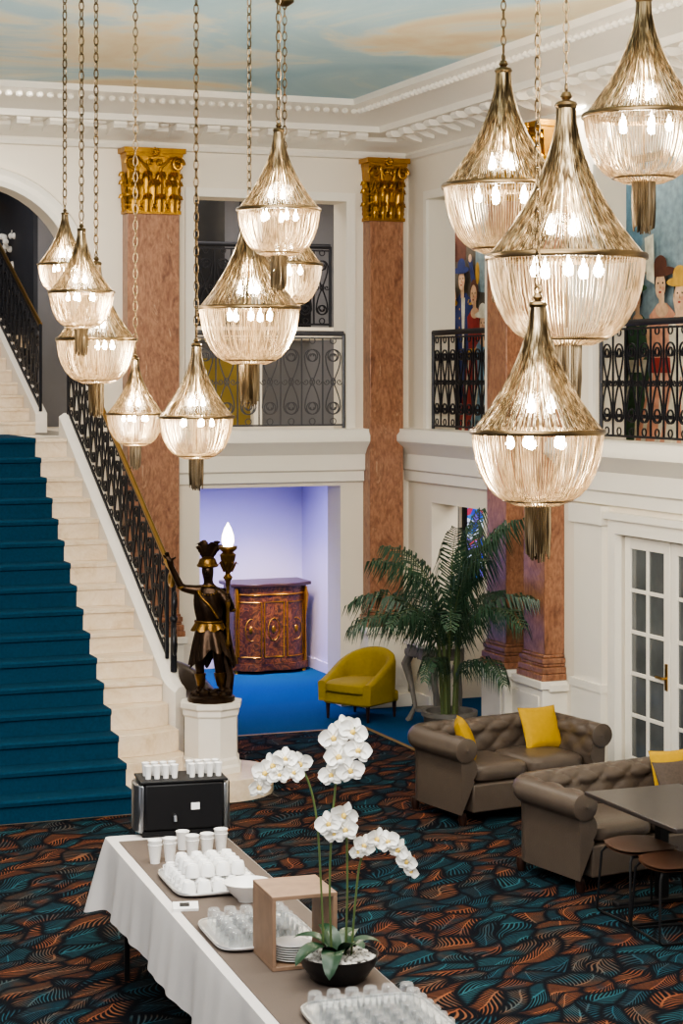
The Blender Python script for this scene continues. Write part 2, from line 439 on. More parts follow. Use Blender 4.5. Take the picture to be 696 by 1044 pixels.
m.bx(5.79, 7.66, YB-.03, YB, 5.33, 5.42)
struct('trim_6', m, M_trim, 'white casing around the back gallery opening', 'trim')
m = MB()
for y in (17.31, 18.81): m.bx(XR-.03, XR, y-.04, y+.04, 2.93, 5.33)
m.bx(XR-.03, XR, 17.27, 18.85, 5.33, 5.42)
struct('trim_7', m, M_trim, 'white casing around the narrow mural opening', 'trim')
m = MB()
m.bx(XR-.03, XR, 15.16, 15.24, 2.93, 5.33); m.bx(XR-.03, XR, 12.92, 15.24, 5.33, 5.42)
struct('trim_8', m, M_trim, 'white casing around the wide mural opening', 'trim')
m = MB(); m.bx(4.72, 5.95, YB-.02, YB, 0, .14); m.bx(7.5, 7.75, YB-.02, YB, 0, .14)
struct('baseboard_back', m, M_trim, 'white skirting along the back wall', 'baseboard')
m = MB()
for a, b in ((14.87, 14.9), (18.72, 19.3), (8, 12.85)): m.bx(XR-.02, XR, a, b, 0, .14)
struct('baseboard_right', m, M_trim, 'white skirting along the right wall', 'baseboard')
m = MB(); m.bx(XR-.06, XR, 14.95, 15.45, .82, 2.2); m.bx(XR-.08, XR, 14.93, 15.47, 0, .75); m.bx(XR-.09, XR, 14.92, 15.5, .75, .82); m.bx(XR-.09, XR, 14.92, 15.5, 2.2, 2.36)
struct('trim_9', m, M_trim, 'white flat pilaster beside the glazed doors', 'trim')
m = MB(); m.bx(4.75, XR, YB+.01, 22.4, 2.6, 2.9); m.bx(XR, 9.6, 6, 22.4, 2.6, 2.9)
struct('floor_2', m, M_wall, 'upper gallery floor slab', 'floor')
m = MB(); m.bx(4.8, 8.4, 22.4, 22.55, 0, 2.6); m.bx(8.2, 8.3, YB+WT, 22.4, 0, 2.6); m.bx(5.2, 5.3, YB+WT, 22.4, 0, 2.6)
struct('wall_recess', m, M_lav, 'lavender lit walls of the alcove', 'wall')
m = MB(); m.bx(5.3, 8.2, 22.37, 22.4, 0, .12); m.bx(8.17, 8.2, YB+WT, 22.37, 0, .12)
struct('baseboard_recess', m, M_lav, 'pale skirting inside the alcove', 'baseboard')
m = MB(); m.bx(4.95, 9.6, 22.4, 22.55, 2.9, 6.0); m.bx(9.02, 9.2, 6, 22.4, 2.9, 6.0)
struct('wall_gallery', m, M_grey, 'grey back wall of the upper gallery', 'wall')
m = MB(); m.bx(4.6, 9.6, YB+.05, 22.55, 6.0, 6.1); m.bx(XR+.05, 9.2, 6, YB, 6.0, 6.1); m.bx(0.5, 4.6, YB+.05, 25, 6.6, 6.7)
struct('ceiling_2', m, M_wall, 'gallery ceiling', 'ceiling')
m = MB(); m.bx(.5, 5.6, 24.6, 24.75, 2, 6.6); m.bx(4.9, 4.95, 22.4, 24.6, 2, 6.6)
struct('wall_stairhall', m, M_navy, 'dark wall behind the upper stairs', 'wall')
m = MB(); m.bx(9.5, 9.6, 13.0, YB, 0, 2.6); m.bx(XR+.3, 9.5, 16.9, 17.0, 0, 2.6)
struct('wall_niche', m, M_wall, 'white walls of the niche behind the palm', 'wall')
w = thing('window_1', 'stained glass window glowing behind the palm', 'window', (9.1, YB, 0), kind='structure')
mb = MB()
for xx in (-.17, .17): mb.bx(xx-.02, xx+.02, -.05, 0, 1.3, 2.2)
for zz in (1.28, 2.22): mb.bx(-.19, .19, -.05, 0, zz-.02, zz+.02)
for zz in (1.6, 1.9): mb.bx(-.15, .15, -.03, -.021, zz-.006, zz+.006)
mb.bx(-.006, .006, -.035, -.021, 1.3, 2.2)
mb.build('window_frame', M_iron, w)
mb = MB(); mb.bx(-.15, .15, -.02, -.01, 1.3, 2.2); mb.build('pane', M_stain, w)
m = MB(); m.bx(8.62, 8.86, YB-.03, YB, .5, 2.15)
struct('window_3', m, M_mirror, 'tall mirror panel in the niche behind the palm', 'window')
m = MB(); m.bx(5.3, 8.3, 21.55, 22.4, 3.92, 4.06)
struct('floor_3', m, M_wall, 'slab of the smaller rear balcony', 'floor')
m = MB(); m.bx(7.25, 7.35, 21.42, 21.54, 2.9, 6.0); m.bx(6.15, 6.25, 21.42, 21.54, 2.9, 6.0)
struct('trim_10', m, M_trim, 'white posts under the rear balcony', 'post')
m = MB(); m.bx(6.3, 7.2, 22.36, 22.4, 4.06, 5.7); m.bx(7.4, 8.3, 22.36, 22.4, 4.06, 5.7)
struct('window_2', m, M_dark, 'dark glazed panels behind the rear balcony', 'window')
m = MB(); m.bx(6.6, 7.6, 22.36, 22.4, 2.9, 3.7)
struct('trim_11', m, M_glowpaint, 'yellow panel painted for the glow at the back of the gallery', 'panel')  # yellow paint stands in for a warm glow behind the railing

# ------------------------------------------------------------------ pilasters
def pilaster(label, w, proj, loc, rz, zped=.85, ztop=5.78):
    t = thing('marble_pilaster', label, 'pilaster', loc, rz, 'orange marble pilasters')
    cap0 = 5.12
    b = MB(); e = .04
    b.bx(-w/2-e, w/2+e, -proj-e, 0, .14, zped-.07); b.bx(-w/2-e-.03, w/2+e+.03, -proj-e-.03, 0, 0, .14)
    b.bx(-w/2-e-.03, w/2+e+.03, -proj-e-.03, 0, zped-.07, zped)
    b.bx(-w/2+.02, w/2-.02, -proj-e-.012, -proj-e, .22, zped-.14)
    b.build('pedestal', M_trim, t, bevel=.008)
    b = MB()
    for z0, z1, o in ((0, .06, .05), (.06, .12, .04), (.12, .15, .02), (.15, .2, .03), (.2, .23, .012)):
        b.bx(-w/2-o, w/2+o, -proj-o, 0, zped+z0, zped+z1)
    b.build('base', M_marb, t, bevel=.01)
    b = MB(); b.bx(-w/2, w/2, -proj, 0, zped+.23, cap0); b.build('shaft', M_marb, t, bevel=.006)
    b = MB(); h = ztop-cap0
    b.bx(-w/2-.015, w/2+.015, -proj-.015, 0, cap0, cap0+.035)
    def bell(u, v):
        o = -.01+.03*v**2
        per = [(-w/2-o, 0), (-w/2-o, -proj-o), (w/2+o, -proj-o), (w/2+o, 0)]
        q = u*3; i = min(2, int(q)); f = q-i
        return (per[i][0]*(1-f)+per[i+1][0]*f, per[i][1]*(1-f)+per[i+1][1]*f, cap0+.035+v*(h-.12))
    b.grid(bell, 12, 4)
    b.bx(-w/2-.025, w/2+.025, -proj-.05, 0, ztop-.085, ztop-.05); b.bx(-w/2-.05, w/2+.05, -proj-.07, 0, ztop-.05, ztop)
    def leaf(cx, cy, dx, dy, z0, lh, lw, oo=1):
        tx, ty = -dy, dx
        def fn(u, v):
            s_ = (u-.5)*2
            wd = lw*(.55+.6*math.sin(PI*min(1, v*.9+.1)))*(1-.35*v)*(1+.16*math.sin(v*26))
            out = .006+.015*v+oo*.06*max(0, v-.6)**1.5*4+.016*(1-s_*s_)+.006*math.cos(s_*9)
            z = z0+lh*(v if v < .8 else .8+.12*math.sin((v-.8)/.2*PI*.9))
            if v > .9: z -= .03
            return (cx+tx*s_*wd/2+dx*out, cy+ty*s_*wd/2+dy*out, z)
        b.grid(fn, 8, 14)
    for row, (z0, lh, n) in enumerate(((cap0+.02, .2, 4), (cap0+.1, .27, 3), (cap0+.2, .25, 4))):
        for i in range(n):
            leaf(-w/2+w*(i+.5)/n, -proj, 0, -1, z0, lh, w/n*1.05)
        for sg in (-1, 1): leaf(sg*w/2, -proj/2, sg, 0, z0, lh, proj*.9, .5)
    for sg in (-1, 1):
        sp = []
        for i in range(26):
            a = i/25*2.8*PI; r = .08*(1-i/25*.8)
            sp.append((sg*(w/2-.03)+sg*r*math.cos(a)*.85, -proj-.05-.03*i/25, ztop-.165+r*math.sin(a)))
        b.tube(sp, .016, 6)
        b.tube([(sg*.03, -proj-.03, ztop-.32), (sg*.07, -proj-.04, ztop-.2), (sg*(w/2-.1), -proj-.045, ztop-.1), (sg*(w/2-.035), -proj-.05, ztop-.085)], .013, 6)
        sp = []
        for i in range(20):
            a = i/19*2.4*PI; r = .038*(1-i/19*.75)
            sp.append((sg*.045-sg*r*math.cos(a), -proj-.045, ztop-.15+r*math.sin(a)))
        b.tube(sp, .01, 6)
    for q in range(7):
        a = 2*PI*q/7; b.ball((.03*math.cos(a), -proj-.075, ztop-.04+.03*math.sin(a)), (.018, .015, .018), 7, 5)
    b.build('capital', M_gold, t)
    return t
pilaster('orange marble pilaster with gilt capital between stair arch and gallery', .54, .2, (x1, YB-.004, 0), 0)
pilaster('orange marble pilaster with gilt capital in the room corner above yellow chair', .38, .2, (x2, YB-.004, 0), 0)
pilaster('orange marble pilaster beside the palm, farther of the pair on right wall', .42, .2, (XR-.004, 16.73, 0), -PI/2, .75)
pilaster('orange marble pilaster nearer the glazed doors on the right wall', .42, .2, (XR-.004, 15.95, 0), -PI/2, .75)
m = MB(); m.bx(XR-.16, XR, 15.7, 17.0, 0, .66); m.bx(XR-.19, XR, 15.66, 17.04, .66, .72)
m.bx(XR-.175, XR-.16, 16.25, 16.45, .2, .58)
struct('trim_12', m, M_trim, 'white panelled plinth below the marble pilaster pair', 'trim')

# ------------------------------------------------------------------ stairs
NS = 16; RI = .18; TR = .24; SY = 15.12
def xe(y): return 4.62-(y-16.15)/(18.97-16.15)*.22 if y > 16.15 else 4.62
t = thing('staircase', 'cream marble staircase with a blue carpet runner rising into the arch', 'staircase', (0, 0, 0))
for i in range(NS):
    y0 = SY+i*TR; z1 = (i+1)*RI
    mb = MB()
    y1 = y0+TR+.02 if i < NS-1 else 20.0
    xr = xe(y0)
    if i == 0:
        poly = [(2.6, y0), (4.2, y0), (4.45, y0+.06), (4.6, y0+.14)]
        for k in range(15):
            a = -PI*.62+PI*1.2*k/14
            poly.append((4.95+.52*math.cos(a), 15.72+.48*math.sin(a)))
        poly += [(4.6, 16.2), (2.6, 16.2)]
        mb.prism(poly, 0, z1)
    elif i == 1:
        poly = [(2.6, y0), (4.25, y0), (4.5, y0+.06), (4.63, y0+.14), (4.68, y0+.28), (4.66, y0+.6), (4.64, y0+.85), (2.6, y0+.85)]
        mb.prism(poly, i*RI, z1)
    elif i in (2, 3):
        xx = 4.66-.02*(i-2)
        poly = [(2.6, y0), (4.3, y0), (4.5, y0+.04), (xx, y0+.12), (xx, y0+.5), (2.6, y0+.5)]
        mb.prism(poly, i*RI, z1)
    else:
        mb.bx(2.6, xr, y0, y1, z1-RI, z1)
        mb.bx(2.6, xr, y0-.02, y0+.02, z1-.035, z1-.0005)
    mb.build('step', M_step, t, bevel=.004)
mb = MB(); prof = []
for i in range(NS):
    y0 = SY+i*TR; z1 = (i+1)*RI+.008
    prof += [(y0-.008, i*RI+.008), (y0-.01, z1-.055), (y0-.034, z1-.045), (y0-.04, z1-.014), (y0-.028, z1)]
prof += [(20.0, NS*RI+.008)]
n = len(prof)
mb.add([(x, y, z) for x in (3.0, 4.11) for y, z in prof], [(j, n+j, n+j+1, j+1) for j in range(n-1)])
mb.build('carpet_runner', M_stairblue, t, ang=40)
mb = MB(); secs = []
for i in range(21):
    y = 18.97-(18.97-16.15)*i/20; secs.append((xe(y), y, 1, 0, (y-SY)/TR*RI))
zb = secs[-1][4]
for i in range(1, 9):
    a = math.radians(38)*i/8
    secs.append((4.62+.35-.35*math.cos(a), 16.15-.35*math.sin(a), math.cos(a), math.sin(a), zb-.16*(i/8)**.7))
vs = []
for x, y, nx, ny, zn_ in secs:
    for o_, z in ((0, 0), (0, zn_+.2), (.05, zn_+.235), (.13, zn_+.235), (.16, zn_+.2), (.16, zn_+.12), (.13, zn_+.1), (.13, 0)):
        vs.append((x+nx*o_, y+ny*o_, z))
k = 8; ns_ = len(secs)
mb.add(vs, [(i*k+j, i*k+(j+1) % k, (i+1)*k+(j+1) % k, (i+1)*k+j) for i in range(ns_-1) for j in range(k)]+[tuple(range(k)), tuple(range((ns_-1)*k, ns_*k))])
mb.build('stringer', M_stone, t, bevel=.003)
t = thing('staircase', 'upper flight of pale marble steps seen through the arch', 'staircase', (0, 0, 0))
URI, UTR = .135, .3
for i in range(8):
    b_ = MB(); y0 = 20.02+i*UTR; z1 = 2.88+(i+1)*URI
    b_.bx(2.4, 4.4, y0, y0+UTR+.02, z1-URI, z1); b_.bx(2.4, 4.4, y0-.015, y0+.02, z1-.03, z1-.0005)
    b_.build('step', M_step, t, bevel=.004)
UZ = 2.88+8*URI
b_ = MB(); b_.bx(2.0, 4.85, 22.42, 24.55, UZ-.15, UZ); b_.build('landing', M_step, t)
b_ = MB(); vs = []
for y in (20.02, 22.42):
    z_ = 2.88+(y-20.02)/UTR*URI
    vs += [(4.4, y, 2.9), (4.4, y, z_+.22), (4.52, y, z_+.22), (4.52, y, 2.9)]
b_.add(vs, [(0, 1, 5, 4), (1, 2, 6, 5), (2, 3, 7, 6), (0, 3, 2, 1), (4, 5, 6, 7)]); b_.build('stringer', M_stone, t)

# ------------------------------------------------------------------ railings
def spiral(cx, cz, R, a0, turns, n=20, inner=.2):
    return [(cx+(R*(1-(1-inner)*i/n))*math.cos(a0+turns*2*PI*i/n), cz+(R*(1-(1-inner)*i/n))*math.sin(a0+turns*2*PI*i/n)) for i in range(n+1)]
def rail_unit(w, h, r=.009):
    mb = MB()
    mb.tube([(-w/2, 0, 0), (-w/2, 0, h)], r, 4)
    R = w*.36; zl, zu = h*.2, h*.78
    for sg in (1, -1):
        low = spiral(0, zl, R, 0, -1.5)[::-1]
        up = spiral(0, zu, R, PI, -1.5)
        mid = []
        for i in range(1, 8):
            f = i/8; q = f*f*(3-2*f)
            mid.append((R*(1-2*q), zl+(zu-zl)*f))
        mb.tube([(sg*x, .004*sg, z) for x, z in low+mid+up], r*.85, 4)
        zm = (zl+zu)/2
        mb.tube([(sg*(w*.46-x), 0, z) for x, z in spiral(R*.45, zm, R*.42, PI, 1.2, 12)], r*.7, 4)
    mb.tube([(R*.3*math.cos(a), 0, (zl+zu)/2+R*.45*math.sin(a)) for a in [2*PI*i/10 for i in range(10)]], r*.85, 4, closed=True)
    for zz in (.035, h-.035):
        mb.tube([(.033*math.cos(a), 0, zz+.033*math.sin(a)) for a in [2*PI*i/10 for i in range(10)]], r*.7, 4, closed=True)
    return mb
UNITS = {}
def railing(label, p0, p1, n, h, mrail, miron, r=.011):
    p0 = Vector(p0); p1 = Vector(p1); d = p1-p0; hd = Vector((d.x, d.y, 0)); L = hd.length
    ang = math.atan2(d.y, d.x)
    t = thing('iron_railing', label, 'railing', p0, 0)
    w = L/n
    key = (round(w, 2), round(h, 2), miron.name)
    if key not in UNITS: UNITS[key] = rail_unit(w, h-.08, r).mesh('baluster_panel', miron)
    for i in range(n):
        o = bpy.data.objects.new('baluster_panel', UNITS[key]); COL.objects.link(o); o.parent = t
        q = d*((i+.5)/n); o.location = (q.x, q.y, q.z+.04); o.rotation_euler = (0, 0, ang)
    b = MB(); b.tube([(0, 0, h), tuple(d+Vector((0, 0, h)))], .03, 8, flat=.7); b.build('top_rail', mrail, t)
    b = MB(); b.tube([(0, 0, h-.05), tuple(d+Vector((0, 0, h-.05)))], .012, 4); b.build('upper_bar', miron, t)
    b = MB(); b.tube([(0, 0, .035), tuple(d+Vector((0, 0, .035)))], .014, 4); b.build('bottom_rail', miron, t)
    for q in (Vector((0, 0, 0)), d):
        b = MB(); b.tube([(q.x, q.y, q.z), (q.x, q.y, q.z+h)], .018, 6); b.build('post', miron, t)
    return t
yb, yt = 16.22, 18.95
def zn(y): return (y-SY)/TR*RI+.235
rs = railing('black scrolled iron railing with brass handrail beside the blue stair runner', (xe(yb)+.09, yb, zn(yb)), (xe(yt)+.09, yt, zn(yt)), 16, .84, M_brass, M_iron, .011)
b = MB()
b.tube([(0.03, -.1, -.1), (0.03, -.1, .7)], [.03, .018], 8)
sp = []
for i in range(34):
    a = PI/2+i/33*3.4*PI; r = .13*(1-i/33*.82)
    sp.append((0.03+.35*r*math.cos(a), -.14+r*math.cos(a)*.9, .15+r*math.sin(a)))
b.tube(sp, .014, 6)
sp = []
for i in range(34):
    a = -PI/2-i/33*3.4*PI; r = .11*(1-i/33*.82)
    sp.append((0.03+.35*r*math.cos(a), -.14+r*math.cos(a)*.9, .5+r*math.sin(a)))
b.tube(sp, .014, 6); b.ball((0.03, -.1, .35), .035, 10, 8)
b.build('newel_post', M_iron, rs)
b = MB(); sp = [(0, 0, .84), (0, -.06, .81)]
for i in range(30):
    a = PI/2+i/29*2.6*PI; r = .085*(1-i/29*.7)
    sp.append((.012*i/29, -.12+r*math.cos(a), .705+r*math.sin(a)))
b.tube(sp, [.03]*2+[.028-.012*i/29 for i in range(30)], 8); b.build('handrail_volute', M_brass, rs)
railing('dark iron railing with brass handrail on the upper flight through arch', (4.46, 20.06, 3.12), (4.46, 22.36, 2.88+2.34/UTR*URI+.22), 11, .9, M_brass, M_iron, .011)
railing('grey scrolled iron railing across the back gallery opening', (5.9, YB+.04, 2.935), (7.55, YB+.04, 2.935), 7, 1.0, M_iron2, M_iron2, .009)
railing('small iron railing on the rear balcony inside the gallery opening', (5.4, 21.58, 4.06), (8.25, 21.58, 4.06), 14, .95, M_iron, M_iron)
railing('dark scrolled iron railing before the narrow mural next to the corner', (XR+.04, 18.75, 2.935), (XR+.04, 17.37, 2.935), 7, 1.0, M_iron, M_iron, .010)
railing('dark scrolled iron railing before the wide mural above the glazed doors', (XR+.04, 15.14, 2.935), (XR+.04, 13.02, 2.935), 10, 1.0, M_iron, M_iron, .010)

# ------------------------------------------------------------------ murals
PAL = ['#5a5248', '#8398a2', '#d8b090', '#24346c', '#963230', '#d8d0be', '#211e1c', '#a87858', '#35593e', '#bd9640', '#7095ac', '#573428', '#cc957c', '#77864f']
PM = [mat('mural_'+str(i), c, .7, var=.55, scale=13) for i, c in enumerate(PAL)]
class Mural:
    def __init__(s, X): s.mb = MB(); s.X = X; s.l = 0
    def poly(s, pts, mi):
        s.l += 1
        x = s.X-.0012*s.l
        s.mb.add([(x, y, z) for y, z in pts], [tuple(range(len(pts)))], mi)
    def ell(s, y, z, ry, rz, mi, n=18): s.poly([(y+ry*math.cos(2*PI*i/n), z+rz*math.sin(2*PI*i/n)) for i in range(n)], mi)
    def person(s, px, py, k, dress, hat, skin=2, hair=6, wide=.42, hatw=.2, arm=None, skirt=True, feather=None, sash=None):
        p = at_x(px, py, s.X); y, z = p.y, p.z
        zb = 2.9
        if skirt:
            s.poly([(y-wide*k, zb), (y-.3*k, z-1.0*k), (y-.16*k, z-.62*k), (y-.2*k, z-.24*k), (y-.07*k, z-.15*k), (y+.07*k, z-.15*k), (y+.2*k, z-.24*k), (y+.16*k, z-.62*k), (y+.3*k, z-1.0*k), (y+wide*k, zb)], dress)
            for q in (-.12, 0, .13): s.poly([(y+q*2*k, zb), (y+q*k, z-.65*k), (y+(q+.02)*k, z-.65*k), (y+(q*2+.07)*k, zb)], 5 if dress != 5 else 12)
            s.ell(y, z-.2*k, .1*k, .06*k, skin)
        else:
            s.poly([(y-.2*k, zb), (y-.24*k, z-.26*k), (y-.08*k, z-.15*k), (y+.08*k, z-.15*k), (y+.24*k, z-.26*k), (y+.2*k, zb)], dress)
            s.poly([(y-.02*k, z-.75*k), (y-.05*k, z-.2*k), (y+.05*k, z-.2*k), (y+.02*k, z-.75*k)], 5)
            for i in range(4): s.ell(y+.09*k, z-.32*k-i*.1*k, .014, .014, 9, 8)
            for q in (-.2, .2): s.ell(y+q*k, z-.25*k, .07*k, .035*k, 9)
        if sash is not None: s.poly([(y-.17*k, z-.7*k), (y-.17*k, z-.58*k), (y+.17*k, z-.58*k), (y+.17*k, z-.7*k)], sash)
        s.poly([(y-.04*k, z-.2*k), (y-.04*k, z-.05), (y+.04*k, z-.05), (y+.04*k, z-.2*k)], skin)
        a = arm or [(-.24, -.45), (-.06, -.6)]
        pts = [(y-.19*k, z-.26*k)]+[(y+q[0]*k, z+q[1]*k) for q in a]
        w_ = .045*k
        s.poly([(q[0]-w_, q[1]+w_*.4) for q in pts]+[(q[0]+w_, q[1]-w_*.4) for q in pts[::-1]], dress if not skirt else skin)
        s.ell(pts[-1][0], pts[-1][1], .04*k, .045*k, skin, 10)
        s.ell(y, z+.03*k, .105*k, .13*k, hair)
        s.ell(y+.012*k, z-.01*k, .078*k, .11*k, skin)
        s.ell(y-.03*k, z-.035*k, .022*k, .018*k, 12, 8)
        for q in (-.03, .04): s.ell(y+q*k, z+.01*k, .012*k, .009*k, 6, 8)
        s.poly([(y+.005*k, z+.005*k), (y-.012*k, z-.035*k), (y+.016*k, z-.035*k)], 7)
        s.ell(y+.008*k, z-.062*k, .022*k, .009*k, 4, 8)
        if hat is not None:
            s.ell(y, z+.1*k, hatw*k, .04*k, hat); s.ell(y, z+.15*k, .1*k, .08*k, hat)
        if feather is not None: s.ell(y-.1*k, z+.22*k, .05*k, .12*k, feather)
    def done(s, label): return tag(s.mb.build('mural', PM), label, 'painting')
mu = Mural(9.0)
mu.poly([(20.9, 2.9), (18.0, 2.9), (18.0, 5.9), (20.9, 5.9)], 0)
mu.poly([(20.9, 4.7), (19.4, 4.75), (19.3, 5.9), (20.9, 5.9)], 11)
mu.poly([(19.15, 4.4), (18.2, 4.3), (18.2, 5.7), (19.15, 5.7)], 1)
mu.person(448, 300, 1.0, 5, None, hair=11)
mu.person(474, 285, 1.0, 3, 3, skirt=False, arm=[(-.3, -.1), (-.2, .22)])
mu.person(459, 268, .95, 6, 6, hatw=.18, feather=5)
mu.person(490, 300, 1.0, 4, None, hair=11, feather=9, sash=9)
mu.person(501, 330, .95, 10, 5)
mu.done('painted wall mural of costumed people in dark interior left of marble pilasters')
mu = Mural(9.0)
mu.poly([(17.2, 2.9), (13.2, 2.9), (13.2, 5.9), (17.2, 5.9)], 1)
mu.poly([(17.2, 3.9), (16.35, 3.9), (16.3, 5.9), (17.2, 5.9)], 0)
mu.poly([(17.2, 4.55), (15.2, 4.7), (13.2, 4.9), (13.2, 5.9), (17.2, 5.9)], 10)
mu.poly([(15.6, 4.3), (14.9, 4.3), (14.9, 5.3), (15.6, 5.3)], 1)
mu.person(614, 290, 1.0, 13, None)
mu.person(632, 300, .95, 6, 6, skirt=False)
mu.person(655, 305, .95, 8, 8, feather=5, sash=5)
mu.person(682, 290, 1.12, 12, 11, hatw=.24, arm=[(-.3, -.35), (-.22, -.1)], sash=4)
mu.poly([(at_x(668, 300, 9).y, 4.35), (at_x(676, 300, 9).y, 4.3), (at_x(675, 300, 9).y, 4.75), (at_x(666, 300, 9).y, 4.72)], 5)
mu.person(704, 300, 1.1, 5, 9)
mu.done('painted wall mural of ladies in hats above the glazed doors')

# ------------------------------------------------------------------ glazed doors
def glazed(name, ya, yb2, label):
    t = thing(name, label, 'door', (XR+.06, ya, 0), kind='structure')
    wd = ya-yb2; b = MB(); st_ = .095
    def pc(u0, u1, z0, z1, d=.045): b.bx(-d/2, d/2, -u1, -u0, z0, z1)
    pc(0, st_, 0, 2.12); pc(wd-st_, wd, 0, 2.12); pc(st_, wd-st_, 2.02, 2.12); pc(st_, wd-st_, 0, .26)
    nc, nr = 2, 5
    gw = (wd-2*st_); gh = 2.02-.26
    for i in range(1, nc): u = st_+gw*i/nc; pc(u-.018, u+.018, .26, 2.02, .04)
    for j in range(1, nr): z = .26+gh*j/nr; pc(st_, wd-st_, z-.016, z+.016, .038)
    b.build('door_frame', M_trim, t, bevel=.003)
    b = MB(); b.bx(-.006, .006, -(wd-st_), -st_, .26, 2.02); b.build('glazing', M_pane, t)
    b = MB(); b.tube([(-.02, -(wd-.05), 1.0), (-.06, -(wd-.05), 1.0), (-.06, -(wd-.16), 1.0)], .012, 6); b.bx(-.03, -.02, -(wd-.03), -(wd-.07), .9, 1.12); b.build('door_handle', M_brass, t)
glazed('door_1', 14.72, 13.98, 'white glazed door leaf nearer the grey sofa back')
glazed('door_2', 13.96, 13.04, 'white glazed door leaf at the right edge')
m = MB()
for y in (14.8, 12.96): m.bx(XR-.05, XR+.02, y-.06, y+.06, 0, 2.14)
m.bx(XR-.05, XR+.02, 12.9, 14.86, 2.14, 2.26); m.bx(XR-.08, XR+.02, 12.86, 14.9, 2.26, 2.32)
struct('trim_13', m, M_trim, 'white frame around the glazed doors', 'door frame')

# ------------------------------------------------------------------ chandeliers
def cone_r(z): tt = z/1.92; return .12+.88*(1-tt)**1.75
BP = [(1, 0), (.985, -.2), (.95, -.42), (.88, -.63), (.77, -.83), (.64, -.97), (.52, -1.04)]
def chand_meshes():
    R = {}
    b = MB(); n = 130
    for i in range(n):
        a = 2*PI*i/n+random.uniform(-.018, .018)
        sag = random.uniform(0, .07)
        b.tube([((cone_r(z)-sag*math.sin(PI*z/1.92))*math.cos(a), (cone_r(z)-sag*math.sin(PI*z/1.92))*math.sin(a), z) for z in [1.92*(k/11)**1.25 for k in range(12)]],
               [.0125-.005*(k/11) for k in range(12)], 4)
    R['upper_strands'] = b.mesh('upper_strands', M_str1)
    b = MB(); n = 130
    for i in range(n):
        a = 2*PI*(i+.5)/n; q = random.uniform(-.05, .0)
        b.tube([((r+q*math.sin(PI*-z/1.04))*math.cos(a), (r+q*math.sin(PI*-z/1.04))*math.sin(a), z) for r, z in BP], .0104, 4)
    for i in range(54):
        a = 2*PI*i/54
        b.tube([(.52*math.cos(a), .52*math.sin(a), -1.04), (.34*math.cos(a), .34*math.sin(a), -1.12), (.2*math.cos(a), .2*math.sin(a), -1.06)], .012, 4)
    R['basket_strands'] = b.mesh('basket_strands', M_str2)
    b = MB()
    for i in range(34):
        a = 2*PI*i/34; r = .19
        b.tube([(r*math.cos(a), r*math.sin(a), -1.05), (r*math.cos(a), r*math.sin(a), -1.55), (r*.92*math.cos(a), r*.92*math.sin(a), -1.8-random.uniform(0, .14))], .013, 4)
    for i in range(14):
        a = 2*PI*i/14; r = .1
        b.tube([(r*math.cos(a), r*math.sin(a), -1.05), (r*math.cos(a), r*math.sin(a), -1.92-random.uniform(0, .12))], .013, 4)
    R['tassel'] = b.mesh('tassel', M_str1)
    b = MB(); b.shell([(1.0, -.04), (1.03, -.04), (1.04, -.02), (1.04, .02), (1.025, .04), (1.0, .04), (1.0, -.04)], 56)
    for i in range(3):
        a = 2*PI*i/3; b.tube([(0, 0, .0), (math.cos(a), math.sin(a), 0)], .012, 4)
    b.tube([(.52*math.cos(2*PI*i/32), .52*math.sin(2*PI*i/32), -1.04) for i in range(32)], .022, 5, closed=True)
    R['ring'] = b.mesh('ring', M_chbronze)
    b = MB(); b.lathe([(.0, 2.1), (.05, 2.1), (.08, 2.04), (.05, 2.0), (.13, 1.97), (.15, 1.93), (.13, 1.89), (.02, 1.88), (.02, -.9), (0, -.9)], 20)
    b.tube([(.055*math.cos(a), 0, 2.15+.055*math.sin(a)) for a in [2*PI*i/12 for i in range(12)]], .018, 6, closed=True)
    R['crown_cap'] = b.mesh('crown_cap', M_chbronze)
    b = MB(); b.lathe([(0, -.02), (.05, 0), (.072, .07), (.045, .15), (0, .28)], 10)
    R['bulb'] = b.mesh('bulb', M_bulb)
    return R
CM = chand_meshes()
def chandelier(label, px, py, half, D, group, energy=1.0):
    R = D/2; d = F*R/half
    c = at_d(px, py, d)
    t = thing('chandelier', label, 'chandelier', c, 0, group); t.scale = (R, R, R); t.rotation_euler = (0, 0, random.uniform(0, 6))
    for nm in ('upper_strands', 'basket_strands', 'tassel', 'ring', 'crown_cap'):
        o = bpy.data.objects.new(nm, CM[nm]); COL.objects.link(o); o.parent = t
    bl = [(.42*math.cos(2*PI*i/5), .42*math.sin(2*PI*i/5), -.25) for i in range(5)]+[(.2*math.cos(2*PI*i/3+.5), .2*math.sin(2*PI*i/3+.5), .3) for i in range(3)]
    for q in bl:
        o = bpy.data.objects.new('bulb', CM['bulb']); COL.objects.link(o); o.parent = t; o.location = q
    z0 = 2.2*R; z1 = ZC-c.z-.03
    b = MB(); ln = .075; pitch = .058; k = 0; z = z0
    while z < z1:
        path = []
        for i in range(10):
            a = 2*PI*i/10
            x = .016*math.cos(a); zz = z+ln/2+math.sin(a)*ln/2
            path.append((x, 0, zz) if k % 2 == 0 else (0, x, zz))
        b.tube(path, .0045, 5, closed=True); z += pitch; k += 1
    o = b.build('chain', M_chbronze, t); o.scale = (1/R,)*3
    b = MB(); b.lathe([(0, z1+.03), (.07, z1+.03), (.07, z1+.01), (.03, z1-.02), (0, z1-.02)], 16); o = b.build('canopy', M_chbronze, t); o.scale = (1/R,)*3
    for zz, e in ((-.35, 1), (.4, .7)):
        L = bpy.data.lights.new('chandelier_light', 'POINT'); L.energy = 42*energy*e*(D/.55); L.color = (1, .88, .72); L.shadow_soft_size = .08
        lo = bpy.data.objects.new('chandelier_light', L); COL.objects.link(lo); lo.parent = t; lo.location = (0, 0, zz)
